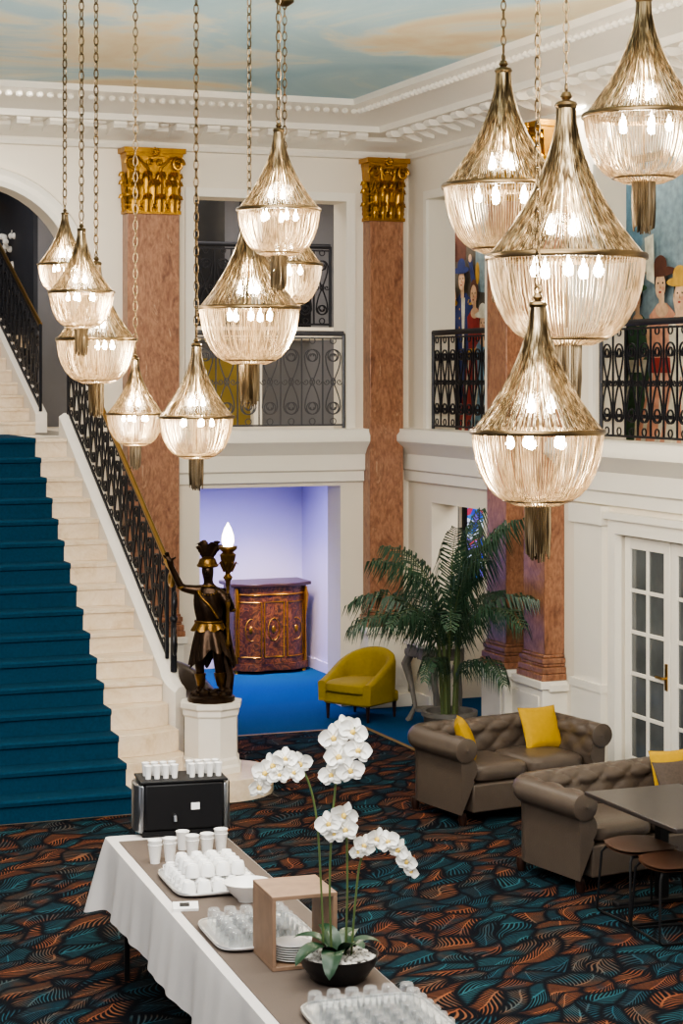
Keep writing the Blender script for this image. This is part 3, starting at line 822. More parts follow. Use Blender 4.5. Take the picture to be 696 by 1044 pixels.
g1, g2, g3 = 'chandeliers in the right cluster', 'chandeliers in the middle cluster', 'chandeliers in the left cluster'
chandelier('bead strand chandelier cut by the right edge, highest of the right cluster', 656, 118, 61, .75, g1)
chandelier('bead strand chandelier half hidden behind the largest one, near narrow mural', 513, 190, 61, .8, g1)
chandelier('largest bead strand chandelier, middle of the right cluster', 577, 262, 80, .9, g1)
chandelier('lowest bead strand chandelier of the right cluster, in front of marble pilasters', 548, 440, 67, .7, g1)
chandelier('highest bead strand chandelier of the middle cluster, before the gallery opening', 284, 214, 42, .5, g2)
chandelier('widest bead strand chandelier of the middle cluster, level with gallery railing', 254, 314, 51, .7, g2)
chandelier('bead strand chandelier mostly hidden behind two others at the gallery opening', 290, 270, 38, .55, g2)
chandelier('lowest bead strand chandelier left of the gallery opening, above the statue', 200, 425, 38, .5, g2)
chandelier('small bead strand chandelier hanging in front of the left marble pilaster', 138, 422, 29, .41, g2)
chandelier('smallest highest bead strand chandelier of the left cluster in front of arch', 66, 270, 27, .38, g3)
chandelier('bead strand chandelier in the middle of the left cluster by the arch', 83, 298, 33, .43, g3)
chandelier('widest lowest bead strand chandelier of the left cluster above the stair rail', 98, 346, 40, .55, g3)

# ------------------------------------------------------------------ statue and pedestal
sp = Vector((4.95, 15.74, 0))
PZ = .18; PH = .58
t = thing('pedestal', 'white octagonal pedestal carrying the torch bearer statue', 'pedestal', (sp.x, sp.y, PZ), -TH+PI/8)
b = MB()
b.lathe([(0, 0), (.27, 0), (.27, .05), (.25, .07), (.25, .11), (.235, .13), (.235, .46), (.25, .48), (.25, .52), (.27, .54), (.27, PH), (0, PH)], 8)
b.build('pedestal_body', M_stone, t, ang=20)
t = thing('statue', 'dark bronze statue with feathered cap raising one hand beside the stairs', 'statue', (sp.x, sp.y, PZ+PH), -TH)
b = MB(); b.lathe([(0, 0), (.2, 0), (.2, .04), (.16, .06), (0, .07)], 14)
for i in range(11):
    a = i*.62; b.ball((.13*math.cos(a), .11*math.sin(a), .06+.015*math.sin(i*2)), (.05, .05, .04), 7, 5)
b.tube([(.13, .05, .06), (.15, .06, .2), (.11, .05, .36), (.08, .04, .46)], [.05, .045, .035, .02], 8)
b.build('rock_base', M_bronze, t)
J = {}; verts = []; rad = []; edges = []
def jv(name, p, r, par=None):
    verts.append(p); rad.append(r); J[name] = len(verts)-1
    if par is not None: edges.append((J[par], J[name]))
jv('pelvis', (-.005, 0, .58), .07)
jv('belly', (-.025, 0, .7), .06, 'pelvis'); jv('chest', (-.02, -.005, .84), .078, 'belly'); jv('collar', (-.02, 0, .93), .054, 'chest')
jv('neck', (-.02, -.005, .99), .034, 'collar'); jv('chin', (-.025, -.015, 1.04), .046, 'neck'); jv('head', (-.03, -.012, 1.1), .06, 'chin'); jv('crown', (-.03, 0, 1.16), .042, 'head')
for sg, nm, kn, an, to in ((-1, 'l', (-.095, -.07, .33), (-.085, .0, .12), (-.11, -.1, .085)), (1, 'r', (.06, -.02, .33), (.08, .03, .12), (.1, -.07, .085))):
    jv('hip'+nm, (-.005+sg*.06, 0, .54), .066, 'pelvis'); jv('kn'+nm, kn, .044, 'hip'+nm)
    jv('cf'+nm, tuple((Vector(kn)*.65+Vector(an)*.35)+Vector((0, .015, 0))), .041, 'kn'+nm)
    jv('an'+nm, an, .026, 'cf'+nm); jv('to'+nm, to, .023, 'an'+nm)
for nm, sh, el, wr, ha in (('a', (-.125, 0, .925), (-.25, -.03, .95), (-.325, -.07, 1.12), (-.345, -.085, 1.175)), ('b', (.085, 0, .9), (.175, -.03, .76), (.16, -.13, .86), (.145, -.16, .89))):
    jv('sh'+nm, sh, .047, 'collar'); jv('el'+nm, el, .035, 'sh'+nm); jv('wr'+nm, wr, .025, 'el'+nm); jv('ha'+nm, ha, .028, 'wr'+nm)
for i in range(5):
    a = -1.0+i*.45
    dx = Vector((-.35*math.sin(a)-.25, -.1, .9*math.cos(a)-.05)) if i else Vector((.6, -.3, .4))
    h0 = Vector((-.345, -.085, 1.175)); L = (.05, .062, .068, .062, .05)[i]
    jv('f%da' % i, tuple(h0+dx.normalized()*.045), .009, 'haa'); jv('f%db' % i, tuple(h0+dx.normalized()*(.045+L*.6)+Vector((0, -.01, 0))), .008, 'f%da' % i)
for i in range(4):
    z = .855+i*.02
    jv('g%da' % i, (.165, -.19, z), .009, 'hab'); jv('g%db' % i, (.135, -.2, z), .008, 'g%da' % i)
me = bpy.data.meshes.new('figure'); me.from_pydata(verts, edges, [])
o = bpy.data.objects.new('figure', me); COL.objects.link(o); o.parent = t
sk = o.modifiers.new('skin', 'SKIN'); sk.use_smooth_shade = True
for i, r in enumerate(rad):
    o.data.skin_vertices[0].data[i].radius = (r, r); o.data.skin_vertices[0].data[i].use_root = (i == 0)
sb_ = o.modifiers.new('sub', 'SUBSURF'); sb_.levels = 2; sb_.render_levels = 2
me.materials.append(M_bronze)
b = MB()
def skirt(u, v):
    a = 2*PI*u; fold = math.sin(a*9+.5*math.sin(a*2))
    r = .085+.075*v**.8+.022*v*fold
    return (-.02+.02*v+r*1.1*math.cos(a), r*.85*math.sin(a), .66-(.3+.07*math.sin(a*2+1))*v-.02*fold*v)
b.grid(skirt, 90, 10)
def bodice(u, v):
    a = 2*PI*u; r = .082+.02*v+.012*math.sin(PI*v)+.006*math.sin(7*a+5*v)
    return (-.022+r*1.14*math.cos(a), r*.88*math.sin(a), .64+.27*v)
b.grid(bodice, 56, 8)
b.build('tunic', M_bronze, t, ang=70)
b = MB()
def over(u, v):
    a = 2*PI*u; r = .096+.03*v+.012*v*math.sin(a*8)
    return (-.02+r*1.12*math.cos(a), r*.88*math.sin(a), .67-.06*v-.025*abs(math.sin(a*4))*v)
b.grid(over, 72, 5)
b.tube([(-.02+.1*1.12*math.cos(a), .1*.88*math.sin(a), .665) for a in [2*PI*i/24 for i in range(24)]], .012, 6, closed=True)
b.tube([(-.11, -.06, .93), (-.08, -.095, .88), (-.0, -.105, .8), (.06, -.085, .7)], .012, 6)
b.tube([(-.02+.056*math.cos(a), -.02+.056*math.sin(a), .955-.012*math.sin(a)) for a in [2*PI*i/16 for i in range(16)]], .010, 6, closed=True)
for q in ((-.25, -.03, .955), (.175, -.03, .765)): b.ball(q, (.04, .04, .02), 10, 6)
for i in range(9): b.ball((-.02+.07*math.cos(PI+PI*i/8), -.06-.045*math.sin(PI*i/8), .925-.03*math.sin(PI*i/8)), .009, 6, 5)
b.build('gilt_sash', M_bronze2, t, ang=70)
b = MB()
def cape(u, v):
    s_ = (u-.5)*2; w_ = .11+.03*v
    return (.01+s_*w_+.06*v*v, .085+.05*v+.025*math.cos(s_*11)*v-.06*s_*s_, .94-.64*v-.04*math.cos(s_*8)*v)
b.grid(cape, 40, 12)
b.build('cape', M_bronze, t, ang=70)
for kn, an in (((-.095, -.07, .33), (-.085, 0, .12)), ((.06, -.02, .33), (.08, .03, .12))):
    b = MB(); p0 = Vector(kn)*.45+Vector(an)*.55
    b.tube([tuple(Vector(an)), tuple(p0), tuple(p0+Vector((0, 0, .02)))], [.033, .048, .052], 10); b.build('boot', M_bronze2, t)
b = MB(); b.lathe([(.0, .0), (.074, .0), (.082, .03), (.066, .07), (.03, .09), (0, .09)], 16, (-.03, -.003, 1.12))
b.tube([(-.03+.08*math.cos(a), -.003+.08*math.sin(a), 1.135) for a in [2*PI*i/18 for i in range(18)]], .013, 6, closed=True)
b.build('cap', M_bronze2, t)
for k, (ax, ay, L) in enumerate(((-.7, 0, .15), (-.4, -.3, .19), (-.1, .2, .21), (.15, -.4, .19), (.4, .3, .2), (.75, .1, .16))):
    b = MB()
    def fe(u, v, ax=ax, L=L, ay=ay):     # plume curling over at the tip
        s_ = (u-.5)*2; w_ = .038*math.sin(PI*min(1, v*.85+.12))**.7*(1+.1*math.sin(v*40))
        th = v*2.3
        x = ax*L*.55*v+(.05+.04*ax)*(1-math.cos(th))*.6*(1 if ax >= 0 else -1); z = L*.62*math.sin(th)*.9+.3*L*v
        return (-.03+ax*.035+x+s_*w_*.8*math.cos(th*.4), -.01+ay*.06*v-.05*v*v+abs(s_)*.012, 1.18+z-s_*w_*.4*math.sin(th*.4)*(1 if ax >= 0 else -1))
    b.grid(fe, 4, 20); b.build('feather', M_bronze, t)
b = MB(); b.ball((-.032, -.081, 1.085), (.012, .018, .016), 8, 6); b.ball((-.056, -.066, 1.105), (.01, .008, .006), 6, 5); b.ball((-.006, -.066, 1.105), (.01, .008, .006), 6, 5); b.ball((-.032, -.071, 1.055), (.018, .01, .006), 8, 5)
b.build('face', M_bronze, t)
b = MB(); b.lathe([(0, .45), (.01, .46), (.022, .5), (.012, .54), (.016, .62), (.014, .8), (.024, .84), (.014, .88), (.014, .97), (.02, 1.02), (.042, 1.05), (.02, 1.08), (.03, 1.13), (.06, 1.2), (.068, 1.24), (.045, 1.26), (.078, 1.29), (.078, 1.31), (0, 1.31)], 14, (.15, -.175, 0))
for i in range(7):
    a = 2*PI*i/7; b.tube([(.15+.03*math.cos(a), -.175+.03*math.sin(a), 1.1), (.15+.07*math.cos(a), -.175+.07*math.sin(a), 1.18), (.15+.085*math.cos(a), -.175+.085*math.sin(a), 1.16)], [.012, .01, .005], 5)
tc_ = b.build('torch', M_bronze2, t)
b = MB(); b.lathe([(0, 1.3), (.038, 1.31), (.052, 1.35), (.048, 1.4), (.028, 1.46), (0, 1.51)], 16, (.15, -.175, 0))
b.build('flame_shade', M_flame, tc_)

# ------------------------------------------------------------------ sofas
def upath(W, D, ins, cr):
    pts = []
    xl, xr_, yf, ybk = -W/2+ins, W/2-ins, -D/2, D/2-ins
    n = 16
    for i in range(n): pts.append((xl, yf+(ybk-cr-yf)*i/n))
    for i in range(9):
        a = PI-PI/2*i/8; pts.append((xl+cr+cr*math.cos(a), ybk-cr+cr*math.sin(a)))
    m_ = 60
    for i in range(1, m_): pts.append((xl+cr+(xr_-xl-2*cr)*i/m_, ybk))
    for i in range(9):
        a = PI/2-PI/2*i/8; pts.append((xr_-cr+cr*math.cos(a), ybk-cr+cr*math.sin(a)))
    for i in range(1, n+1): pts.append((xr_, ybk-cr-(ybk-cr-yf)*i/n))
    return pts
def sweep(pts, prof, tuft=None, i0=0, i1=None, hfun=None, cap0=False, cap1=False):
    i1 = len(pts)-1 if i1 is None else i1
    mb = MB(); k = len(prof); arc = [0]
    for i in range(1, len(pts)): arc.append(arc[-1]+math.dist(pts[i], pts[i-1]))
    pl = [0]
    for j in range(1, k): pl.append(pl[-1]+math.dist(prof[j], prof[j-1]))
    vs = []
    for i in range(i0, i1+1):
        a, c = pts[max(i-1, 0)], pts[min(i+1, len(pts)-1)]
        tx, ty = c[0]-a[0], c[1]-a[1]; L = math.hypot(tx, ty) or 1; tx /= L; ty /= L
        nx, ny = -ty, tx
        for j in range(k):
            o_, z = prof[j]
            if hfun: z = hfun(arc[i]/arc[-1], z)
            if tuft and 1 <= j <= tuft[2]:
                A, B = arc[i]/tuft[0], pl[j]/tuft[1]
                f = (abs(math.sin(PI*(A+B)/2)*math.sin(PI*(A-B)/2)))**.35
                dj = (prof[min(j+1, k-1)][0]-prof[j-1][0], prof[min(j+1, k-1)][1]-prof[j-1][1]); l_ = math.hypot(*dj)
                e = .034*(f-.85)*min(1, (tuft[2]-j)/4+.15)
                o_ += -dj[1]/l_*e; z += dj[0]/l_*e
            vs.append((pts[i][0]+nx*o_, pts[i][1]+ny*o_, z))
    n = i1-i0
    fs = [(i*k+j, i*k+j+1, (i+1)*k+j+1, (i+1)*k+j) for i in range(n) for j in range(k-1)]
    if cap0: fs.append(tuple(range(k)))
    if cap1: fs.append(tuple(n*k+j for j in range(k-1, -1, -1)))
    mb.add(vs, fs)
    return mb
def sofa(label, loc, rz, W=1.62, D=.88):
    t = thing('chesterfield_sofa', label, 'sofa', loc, rz, 'taupe leather button-tufted sofas'); t.scale = (1, 1, .95)
    prof = [(-.05-.02*math.sin(PI*i/13), .36+.24*i/13) for i in range(14)]
    for i in range(1, 23):
        a = math.radians(195-(255)*i/22); prof.append((.035+.1*math.cos(a), .625+.1*math.sin(a)))
    prof += [(.075, .52), (.07, .4), (.07, .25), (.07, .1)]
    pts = upath(W, D, .15, .12)
    iA, iB = 20, len(pts)-21
    tf = (.12, .1, 24)
    sweep(pts, prof, tf, 0, iA, cap0=True).build('arm', M_leather, t, ang=70)
    sweep(pts, prof, tf, iA, iB).build('back', M_leather, t, ang=70)
    sweep(pts, prof, tf, iB, None, cap1=True).build('arm', M_leather, t, ang=70)
    for sg in (-1, 1):
        b = MB(); cx = sg*(W/2-.15)
        b.lathe([(0, 0), (.1, 0), (.1, .015), (.085, .022), (.03, .018), (0, .03)], 20)
        v = [Vector(p) for p in b.v]; b.v = [(cx+sg*.035+p.x, -D/2-p.z, .625+p.y) for p in v]
        b.build('arm_front', M_leather, t)
    b = MB(); b.bx(-W/2+.2, W/2-.2, -D/2+.02, D/2-.2, .1, .33); b.build('base', M_leather, t, bevel=.015)
    for sg in (-1, 1):
        b = MB(); w_ = (W-.44)/2; b.ball((sg*w_/2, -.1, .4), (w_/2, (D-.26)/2, .085), 28, 12, .35, ez=.55); b.build('seat_cushion', M_leather, t)
    for x in (-W/2+.14, W/2-.14):
        for y in (-D/2+.08, D/2-.12):
            b = MB(); b.lathe([(0, 0), (.025, 0), (.035, .05), (.03, .1), (0, .1)], 10, (x, y, 0)); b.build('foot', M_dwood, t)
    return t
A1 = math.radians(9); s1 = Vector((6.95, 14.28, 0))
sofa('taupe leather tufted sofa with two yellow cushions, in front of the palm', s1, A1, 1.54)
A2 = math.radians(9); s2 = Vector((6.86, 12.2, 0))
sofa('taupe leather tufted sofa behind the dark dining table, nearer the camera', s2, A2, 1.54)
def cushion(label, base, a, off, rx, ry, rz, m_, s_=.2, group='scatter cushions'):
    R = Matrix.Rotation(rz+a, 3, 'Z') @ Matrix.Rotation(ry, 3, 'Y') @ Matrix.Rotation(rx, 3, 'X')
    p = base+Matrix.Rotation(a, 3, 'Z') @ Vector(off)
    b = MB()
    def fn(sgn):
        def f(u, v):
            x, y = (u-.5)*2, (v-.5)*2
            th = .065*(max(0, (1-x**2)*(1-y**2)))**.38
            k_ = 1-.07*(1-x*x)*abs(y)**3; k2 = 1-.07*(1-y*y)*abs(x)**3
            return R @ Vector((x*s_*k2, sgn*th, y*s_*k_))
        return f
    b.grid(fn(1), 14, 14); b.grid(fn(-1), 14, 14)
    o = b.build('cushion', m_, None, p, ang=80); tag(o, label, 'cushion', group)
cushion('yellow cushion leaning on the left arm of the sofa before the palm', s1, A1, (-.38, -.03, .6), -.4, 0, 1.0, M_yelc, .17)
cushion('yellow cushion standing upright against the right side of the far sofa back', s1, A1, (.42, .06, .6), -.42, 0, -.05, M_yelc, .18)
cushion('yellow cushion against the back of the near sofa at the right edge', s2, A2, (.54, .08, .61), -.35, 0, -.2, M_yelc, .17)
cushion('dark brown cushion in front of the yellow one on the near sofa', s2, A2, (.44, -.1, .58), -.55, 0, -.1, M_patt, .17)

# ------------------------------------------------------------------ tub chairs
def tub(label, loc, rz, m_, sc=1):
    t = thing('tub_chair', label, 'armchair', loc, rz); t.scale = (sc,)*3
    prof = [(-.05, .3), (-.055, .5), (-.045, .7), (-.02, .755), (.02, .765), (.05, .74), (.06, .68), (.055, .45), (.05, .2), (-.05, .2)]
    pts = upath(.76, .72, .08, .26)
    def hf(s_, z):
        k = math.sin(PI*min(1, max(0, s_)))**1.3 if 0 < s_ < 1 else 0
        top = .42+.33*k
        return z if z <= .3 else .3+(z-.3)/(.765-.3)*(top-.3)
    sweep(pts, prof, None, 0, None, hf, True, True).build('backrest', m_, t, ang=60)
    b = MB(); b.ball((0, -.06, .36), (.31, .33, .085), 28, 12, .4, ez=.6); b.build('seat', m_, t)
    b = MB(); b.bx(-.31, .31, -.34, .26, .17, .3); b.build('base', m_, t, bevel=.03)
    for x in (-.27, .27):
        for y in (-.29, .22):
            b = MB(); b.lathe([(0, 0), (.014, 0), (.026, .19), (0, .19)], 8, (x, y, 0)); b.build('leg', M_dwood, t)
tub('mustard yellow tub armchair with dark legs on the blue carpet', (7.48, 18.62, 0), -1.0, M_yel, .92)
tub('grey tub armchair half hidden behind the statue pedestal', (5.38, 18.3, 0), .3, M_leather, .95)

# ------------------------------------------------------------------ commode and console
t = thing('commode', 'dark wooden commode with marquetry and gilt mounts in the lavender alcove', 'cabinet', (7.6, 22.05, 0), 0)
def fr(w, d, bow, n=16):
    p = [(-w/2, d/2)]
    for i in range(n+1):
        u = i/n; x = -w/2+w*u
        p.append((x, -d/2-bow*math.sin(PI*u)+.03*math.cos(4*PI*u)-.03))
    p.append((w/2, d/2)); return p
b = MB(); b.prism(fr(.9, .4, .12), .12, 1.02); b.prism(fr(.94, .44, .12), .04, .12); b.build('body', M_marq, t)
b = MB(); b.prism(fr(1.0, .48, .13), 1.02, 1.06); b.build('top', M_dwood, t, bevel=.008)
def dy(x): u = (x+.45)/.9; return -.2-.12*math.sin(PI*u)+.03*math.cos(4*PI*u)-.03-.004
for x0, x1_ in ((-.4, -.16), (-.12, .12), (.16, .4)):
    b = MB(); n = 10
    ring = []
    for i in range(n+1): x = x0+(x1_-x0)*i/n; ring.append((x, dy(x), .2))
    for i in range(n+1): x = x1_-(x1_-x0)*i/n; ring.append((x, dy(x), .84))
    b.tube(ring, .008, 5, closed=True)
    xm = (x0+x1_)/2
    b.tube([(xm+.07*math.cos(a), dy(xm)-.004, .52+.13*math.sin(a)) for a in [2*PI*i/20 for i in range(20)]], .006, 5, closed=True)
    b.ball((xm, dy(xm), .52), (.025, .01, .045), 8, 6)
    b.build('door_mount', M_gold, t)
for x in (-.43, .43):
    b = MB(); b.tube([(x, dy(x)-.0, .12), (x, dy(x)-.02, .3), (x, dy(x)-.005, .6), (x, dy(x)-.04, .9), (x, dy(x)-.02, 1.0)], [.025, .014, .01, .03, .018], 8); b.build('corner_mount', M_gold, t)
b = MB(); b.tube([(x_/20*.9-.45, dy(x_/20*.9-.45)-.006, .93) for x_ in range(21)], .012, 5); b.build('frieze', M_gold, t)
for x in (-.42, .42):
    for y in (-.2, .17):
        b = MB(); b.lathe([(0, 0), (.03, 0), (.025, .03), (.04, .06), (0, .06)], 8, (x, y, 0)); b.build('foot', M_gold, t)
t = thing('console_table', 'grey carved console table between yellow chair and palm', 'table', (8.0, 17.95, 0), -PI/2)
b = MB(); b.prism(fr(.75, .36, .06), .8, .84); b.build('top', M_stone, t, bevel=.006)
b = MB(); b.prism(fr(.68, .3, .05), .68, .8)
for i in range(9): b.ball((-.3+i*.075, -.2, .7), (.03, .015, .04), 6, 5)
b.build('apron', M_grcarv, t)
for x in (-.3, .3):
    for y in (-.14, .12):
        b = MB(); b.tube([(x, y, .7), (x*1.1, y-.05, .58), (x, y, .35), (x*.85, y+.02, .15), (x*1.0, y-.02, .03), (x*1.04, y-.04, 0)], [.045, .05, .028, .022, .03, .03], 8); b.build('leg', M_grcarv, t)
b = MB(); b.prism(fr(.5, .2, .02), .12, .15); b.build('shelf', M_grcarv, t)

# ------------------------------------------------------------------ palm
t = thing('potted_palm', 'tall feathery potted palm behind the taupe sofa', 'plant', (7.44, 16.4, 0))
b = MB(); b.lathe([(0, 0), (.17, 0), (.2, .03), (.24, .36), (.26, .38), (.26, .42), (.22, .42), (.21, .37), (0, .36)], 24); b.build('pot', M_pot, t)
for i in range(5):
    a = i*1.26; x, y = .06*math.cos(a), .06*math.sin(a)
    b = MB(); b.tube([(x, y, .36), (x*1.4, y*1.4, .8), (x*1.8, y*1.8, 1.2)], [.022, .018, .012], 7); b.build('stem', M_palms, t)
rnd = random.Random(3)
def frond(az, L, lift, droop, z0, parent):
    b = MB(); pts = []; n = 18
    for i in range(n+1):
        u = i/n
        el = lift-droop*u**1.5
        if i == 0: p = Vector((.06*math.cos(az), .06*math.sin(az), z0))
        else: p = pts[-1]+Vector((math.cos(az)*math.cos(el), math.sin(az)*math.cos(el), math.sin(el)))*(L/n)
        pts.append(p)
    b.tube(pts, [.007*(1-.8*i/n) for i in range(n+1)], 5, 1)
    side = Vector((-math.sin(az), math.cos(az), 0))
    m_ = 36
    for i in range(m_):
        u = .15+.85*i/(m_-1); q = u*n; k = min(n-1, int(q)); p = pts[k].lerp(pts[k+1], q-k)
        T = (pts[k+1]-pts[k]).normalized()
        ll = .46*math.sin(PI*(.14+.78*(i/(m_-1))))**.7*L/1.4*rnd.uniform(.8, 1.1)
        for sg in (-1, 1):
            d0 = (side*sg*.7+T*.5+Vector((0, 0, rnd.uniform(-.2, .15)))).normalized()
            d1 = (side*sg*.25+T*.35+Vector((0, 0, -1.0+rnd.uniform(-.25, .25)))).normalized()
            a_, m1, e_ = p, p+d0*ll*.38, p+d0*ll*.38+d1*ll*.75
            wv = T*.0115
            b.add([a_-wv*.5, a_+wv*.5, m1+wv, m1-wv, e_], [(0, 1, 2, 3), (3, 2, 4)], 0)
    b.build('frond', [M_palm, M_palms], parent)
AZ = [(.1, .85, 1.47, 1.4, .9), (1.0, 1.05, 1.38, 1.6, .9), (1.7, 1.2, 1.3, 1.8, .85), (2.4, 1.25, 1.32, 1.9, .85), (3.1, 1.2, 1.25, 2.0, .8), (3.7, 1.2, 1.3, 2.0, .85), (4.3, 1.2, 1.3, 2.0, .85), (5.0, 1.25, 1.28, 2.0, .85), (5.6, 1.1, 1.35, 1.7, .9),
      (.6, 1.15, 1.53, .8, 1.05), (2.0, 1.25, 1.48, 1.4, 1.0), (3.3, 1.25, 1.47, 1.5, 1.0), (4.7, 1.3, 1.48, 1.5, 1.0), (5.9, 1.2, 1.54, .8, 1.05), (4.0, .9, 1.1, 2.1, .65), (4.9, .95, 1.0, 2.0, .65), (5.3, 1.35, 1.5, 1.1, 1.1), (.3, 1.2, 1.55, .6, 1.1), (4.4, 1.2, 1.55, 1.0, 1.1)]
for a in AZ: frond(*a, t)

# ------------------------------------------------------------------ dining table and stools right
t = thing('dining_table', 'dark topped rectangular table at the right edge by the near sofa', 'table', (6.52, 10.86, 0))
b = MB(); b.bx(-.36, .36, -.58, .58, .72, .75); b.build('tabletop', M_tabtop, t, bevel=.006)
for y in (-.46, .46):
    b = MB(); b.bx(.12, .19, y-.035, y+.035, .04, .72); b.build('column', M_black, t, bevel=.004)
    b = MB(); b.bx(-.2, .34, y-.04, y+.04, 0, .04); b.build('foot', M_black, t, bevel=.01)
def stool(label, loc, rz):
    t = thing('low_stool', label, 'stool', loc, rz, 'brown stools at the dark table')
    b = MB()
    def top(u, v, o=0):
        x, y = (u-.5)*2, (v-.5)*2; q = max(abs(x), abs(y)); l_ = math.hypot(x, y)
        k_ = (q/l_ if l_ > 1e-6 else 1)
        sx = x*(.45+.55*k_); sy = y*(.45+.55*k_)
        return (sx*.22, sy*.2, .455+.018*sx*sx+o)
    b.grid(lambda u, v: top(u, v), 12, 12); b.grid(lambda u, v: top(u, v, -.018), 12, 12)
    b.build('seat', M_brseat, t)
    for sg in (-1, 1):
        b = MB(); x = sg*.17
        b.tube([(x*.9, .17, .43), (x*.9, -.16, .43), (x, -.19, .4), (x*1.15, -.21, .02), (x*1.15, -.19, .01), (x*1.15, .19, .01), (x*1.15, .21, .03), (x, .19, .4), (x*.9, .17, .43)], .009, 6)
        b.build('sled_leg', M_black, t)
    b = MB(); b.tube([(-.15, 0, .43), (.15, 0, .43)], .008, 6); b.build('cross_bar', M_black, t)
    b = MB(); b.tube([(-.195, .19, .012), (.195, .19, .012)], .008, 6); b.build('floor_bar', M_black, t)
stool('brown topped stool with thin black legs tucked under left of dark table', (6.38, 11.08, 0), PI/2+.06)
stool('brown topped stool with thin black legs nearest the camera under dark table', (6.36, 10.62, 0), PI/2-.06)

# ------------------------------------------------------------------ buffet
BW, BL, TZ = .68, 4.2, .75
BR = math.atan2(-.2, 3.42)
BC = Vector((3.12, 9.2, 0))
hx, hy = BW/2, BL/2
t = thing('buffet_table', 'long folding buffet table under the white cloth', 'table', BC, BR)
b = MB(); b.bx(-hx+.01, hx-.01, -hy+.01, hy-.01, TZ-.03, TZ-.002); b.build('tabletop', M_dwood, t)
for x in (-hx+.06, hx-.06):
    for y in (-hy+.3, -.1, hy-.35):
        b = MB(); b.tube([(x, y, 0), (x, y, TZ-.03)], .016, 8); b.build('leg', M_black, t)
def cloth():
    b = MB(); base = []; r = .03
    def edge(p0, p1, k, nx, ny):
        for i in range(k): f = i/k; base.append((p0[0]+(p1[0]-p0[0])*f, p0[1]+(p1[1]-p0[1])*f, nx, ny))
    def corner(cx, cy, a0):
        for i in range(10): a = a0+PI/2*i/10; base.append((cx+r*math.cos(a), cy+r*math.sin(a), math.cos(a), math.sin(a)))
    x0, x1, y0, y1 = -hx, hx, -hy, hy
    edge((x1, y0+r), (x1, y1-r), 150, 1, 0); corner(x1-r, y1-r, 0)
    edge((x1-r, y1), (x0+r, y1), 40, 0, 1); corner(x0+r, y1-r, PI/2)
    edge((x0, y1-r), (x0, y0+r), 150, -1, 0); corner(x0+r, y0+r, PI)
    edge((x0+r, y0), (x1-r, y0), 40, 0, -1); corner(x1-r, y0+r, 3*PI/2)
    K = len(base); s_ = [0]
    for i in range(1, K): s_.append(s_[-1]+math.dist(base[i][:2], base[i-1][:2]))
    rows = 12; vs = []
    corners = [(x1, y1), (x0, y1), (x0, y0), (x1, y0)]
    for j in range(rows+1):
        f = j/rows
        for i, (x, y, nx, ny) in enumerate(base):
            dc = min(math.dist((x, y), c) for c in corners); cf = math.exp(-(dc/.16)**2)
            wv = .014*math.sin(s_[i]*6)+.009*math.sin(s_[i]*13+1)+.005*math.sin(s_[i]*27+2)
            o_ = .004+.045*f**.8+wv*f+cf*.08*f; drop = .36*f+cf*.07*f
            vs.append((x+nx*o_, y+ny*o_, TZ+.004-(drop if j else 0)))
    b.add(vs, [(j*K+i, j*K+(i+1) % K, (j+1)*K+(i+1) % K, (j+1)*K+i) for j in range(rows) for i in range(K)]+[tuple(range(K))])
    return b.build('tablecloth', M_cloth, None, BC, BR, ang=70)
tag(cloth(), 'white tablecloth hanging over the sides of the buffet table', 'tablecloth')
b = MB(); b.bx(-hx+.05, hx-.003, -hy+.01, hy-.16, TZ+.0045, TZ+.009)
tag(b.build('table_runner', M_taupe, None, BC, BR), 'taupe runner laid on the white tablecloth', 'table runner')
Z = TZ+.01
def put(px, py): return at_z(px, py, Z)
cpos = put(184, 846); CR = -.12
t = thing('coffee_dispenser', 'black coffee dispenser box with steel ends at far end of buffet', 'coffee machine', cpos, CR)
b = MB(); b.bx(-.24, .24, -.14, .14, .03, .31); b.build('body', M_black, t, bevel=.015)
for sg in (-1, 1):
    b = MB(); b.prism([(sg*.24, -.13), (sg*.24, .13), (sg*.265, .12), (sg*.285, .07), (sg*.29, 0), (sg*.285, -.07), (sg*.265, -.12)][::sg], .02, .3); b.build('end_panel', M_steel, t, bevel=.006)
b = MB(); b.bx(-.26, .26, -.145, .145, .31, .325); b.build('top_plate', M_black, t, bevel=.004)
b = MB(); b.bx(-.25, .25, -.14, .14, 0, .03); b.build('foot_plinth', M_black, t)
b = MB(); b.bx(.04, .09, -.1445, -.14, .15, .19); b.build('label_plate', M_paper, t)
b = MB(); b.tube([(-.06, -.14, .12), (-.06, -.165, .12), (-.06, -.17, .09)], .01, 8); b.build('tap', M_steel, t)
def cup_mb(k):
    b = MB()
    if k == 'paper': b.shell([(0, .005), (.026, .005), (.026, 0), (.038, .1), (.041, .105), (.039, .107), (.036, .1), (.025, .01), (0, .01)], 20)
    elif k == 'cup': b.shell([(0, .062), (.024, .062), (.026, .066), (.03, .06), (.037, .03), (.039, 0), (.036, .0), (.034, .03), (.028, .055), (0, .057)], 20)
    elif k == 'glass': b.shell([(0, .085), (.026, .085), (.03, .08), (.035, 0), (.033, 0), (.027, .076), (0, .076)], 16)
    return b
CUPM = {k: cup_mb(k).mesh(n_, m_) for k, n_, m_ in (('paper', 'paper_cup', M_paper), ('cup', 'coffee_cup', M_white), ('glass', 'water_glass', M_glass))}
hb = MB(); hb.tube([(.036, 0, .015), (.058, 0, .02), (.06, 0, .04), (.034, 0, .05)], .005, 5); HM = hb.mesh('handle', M_white)
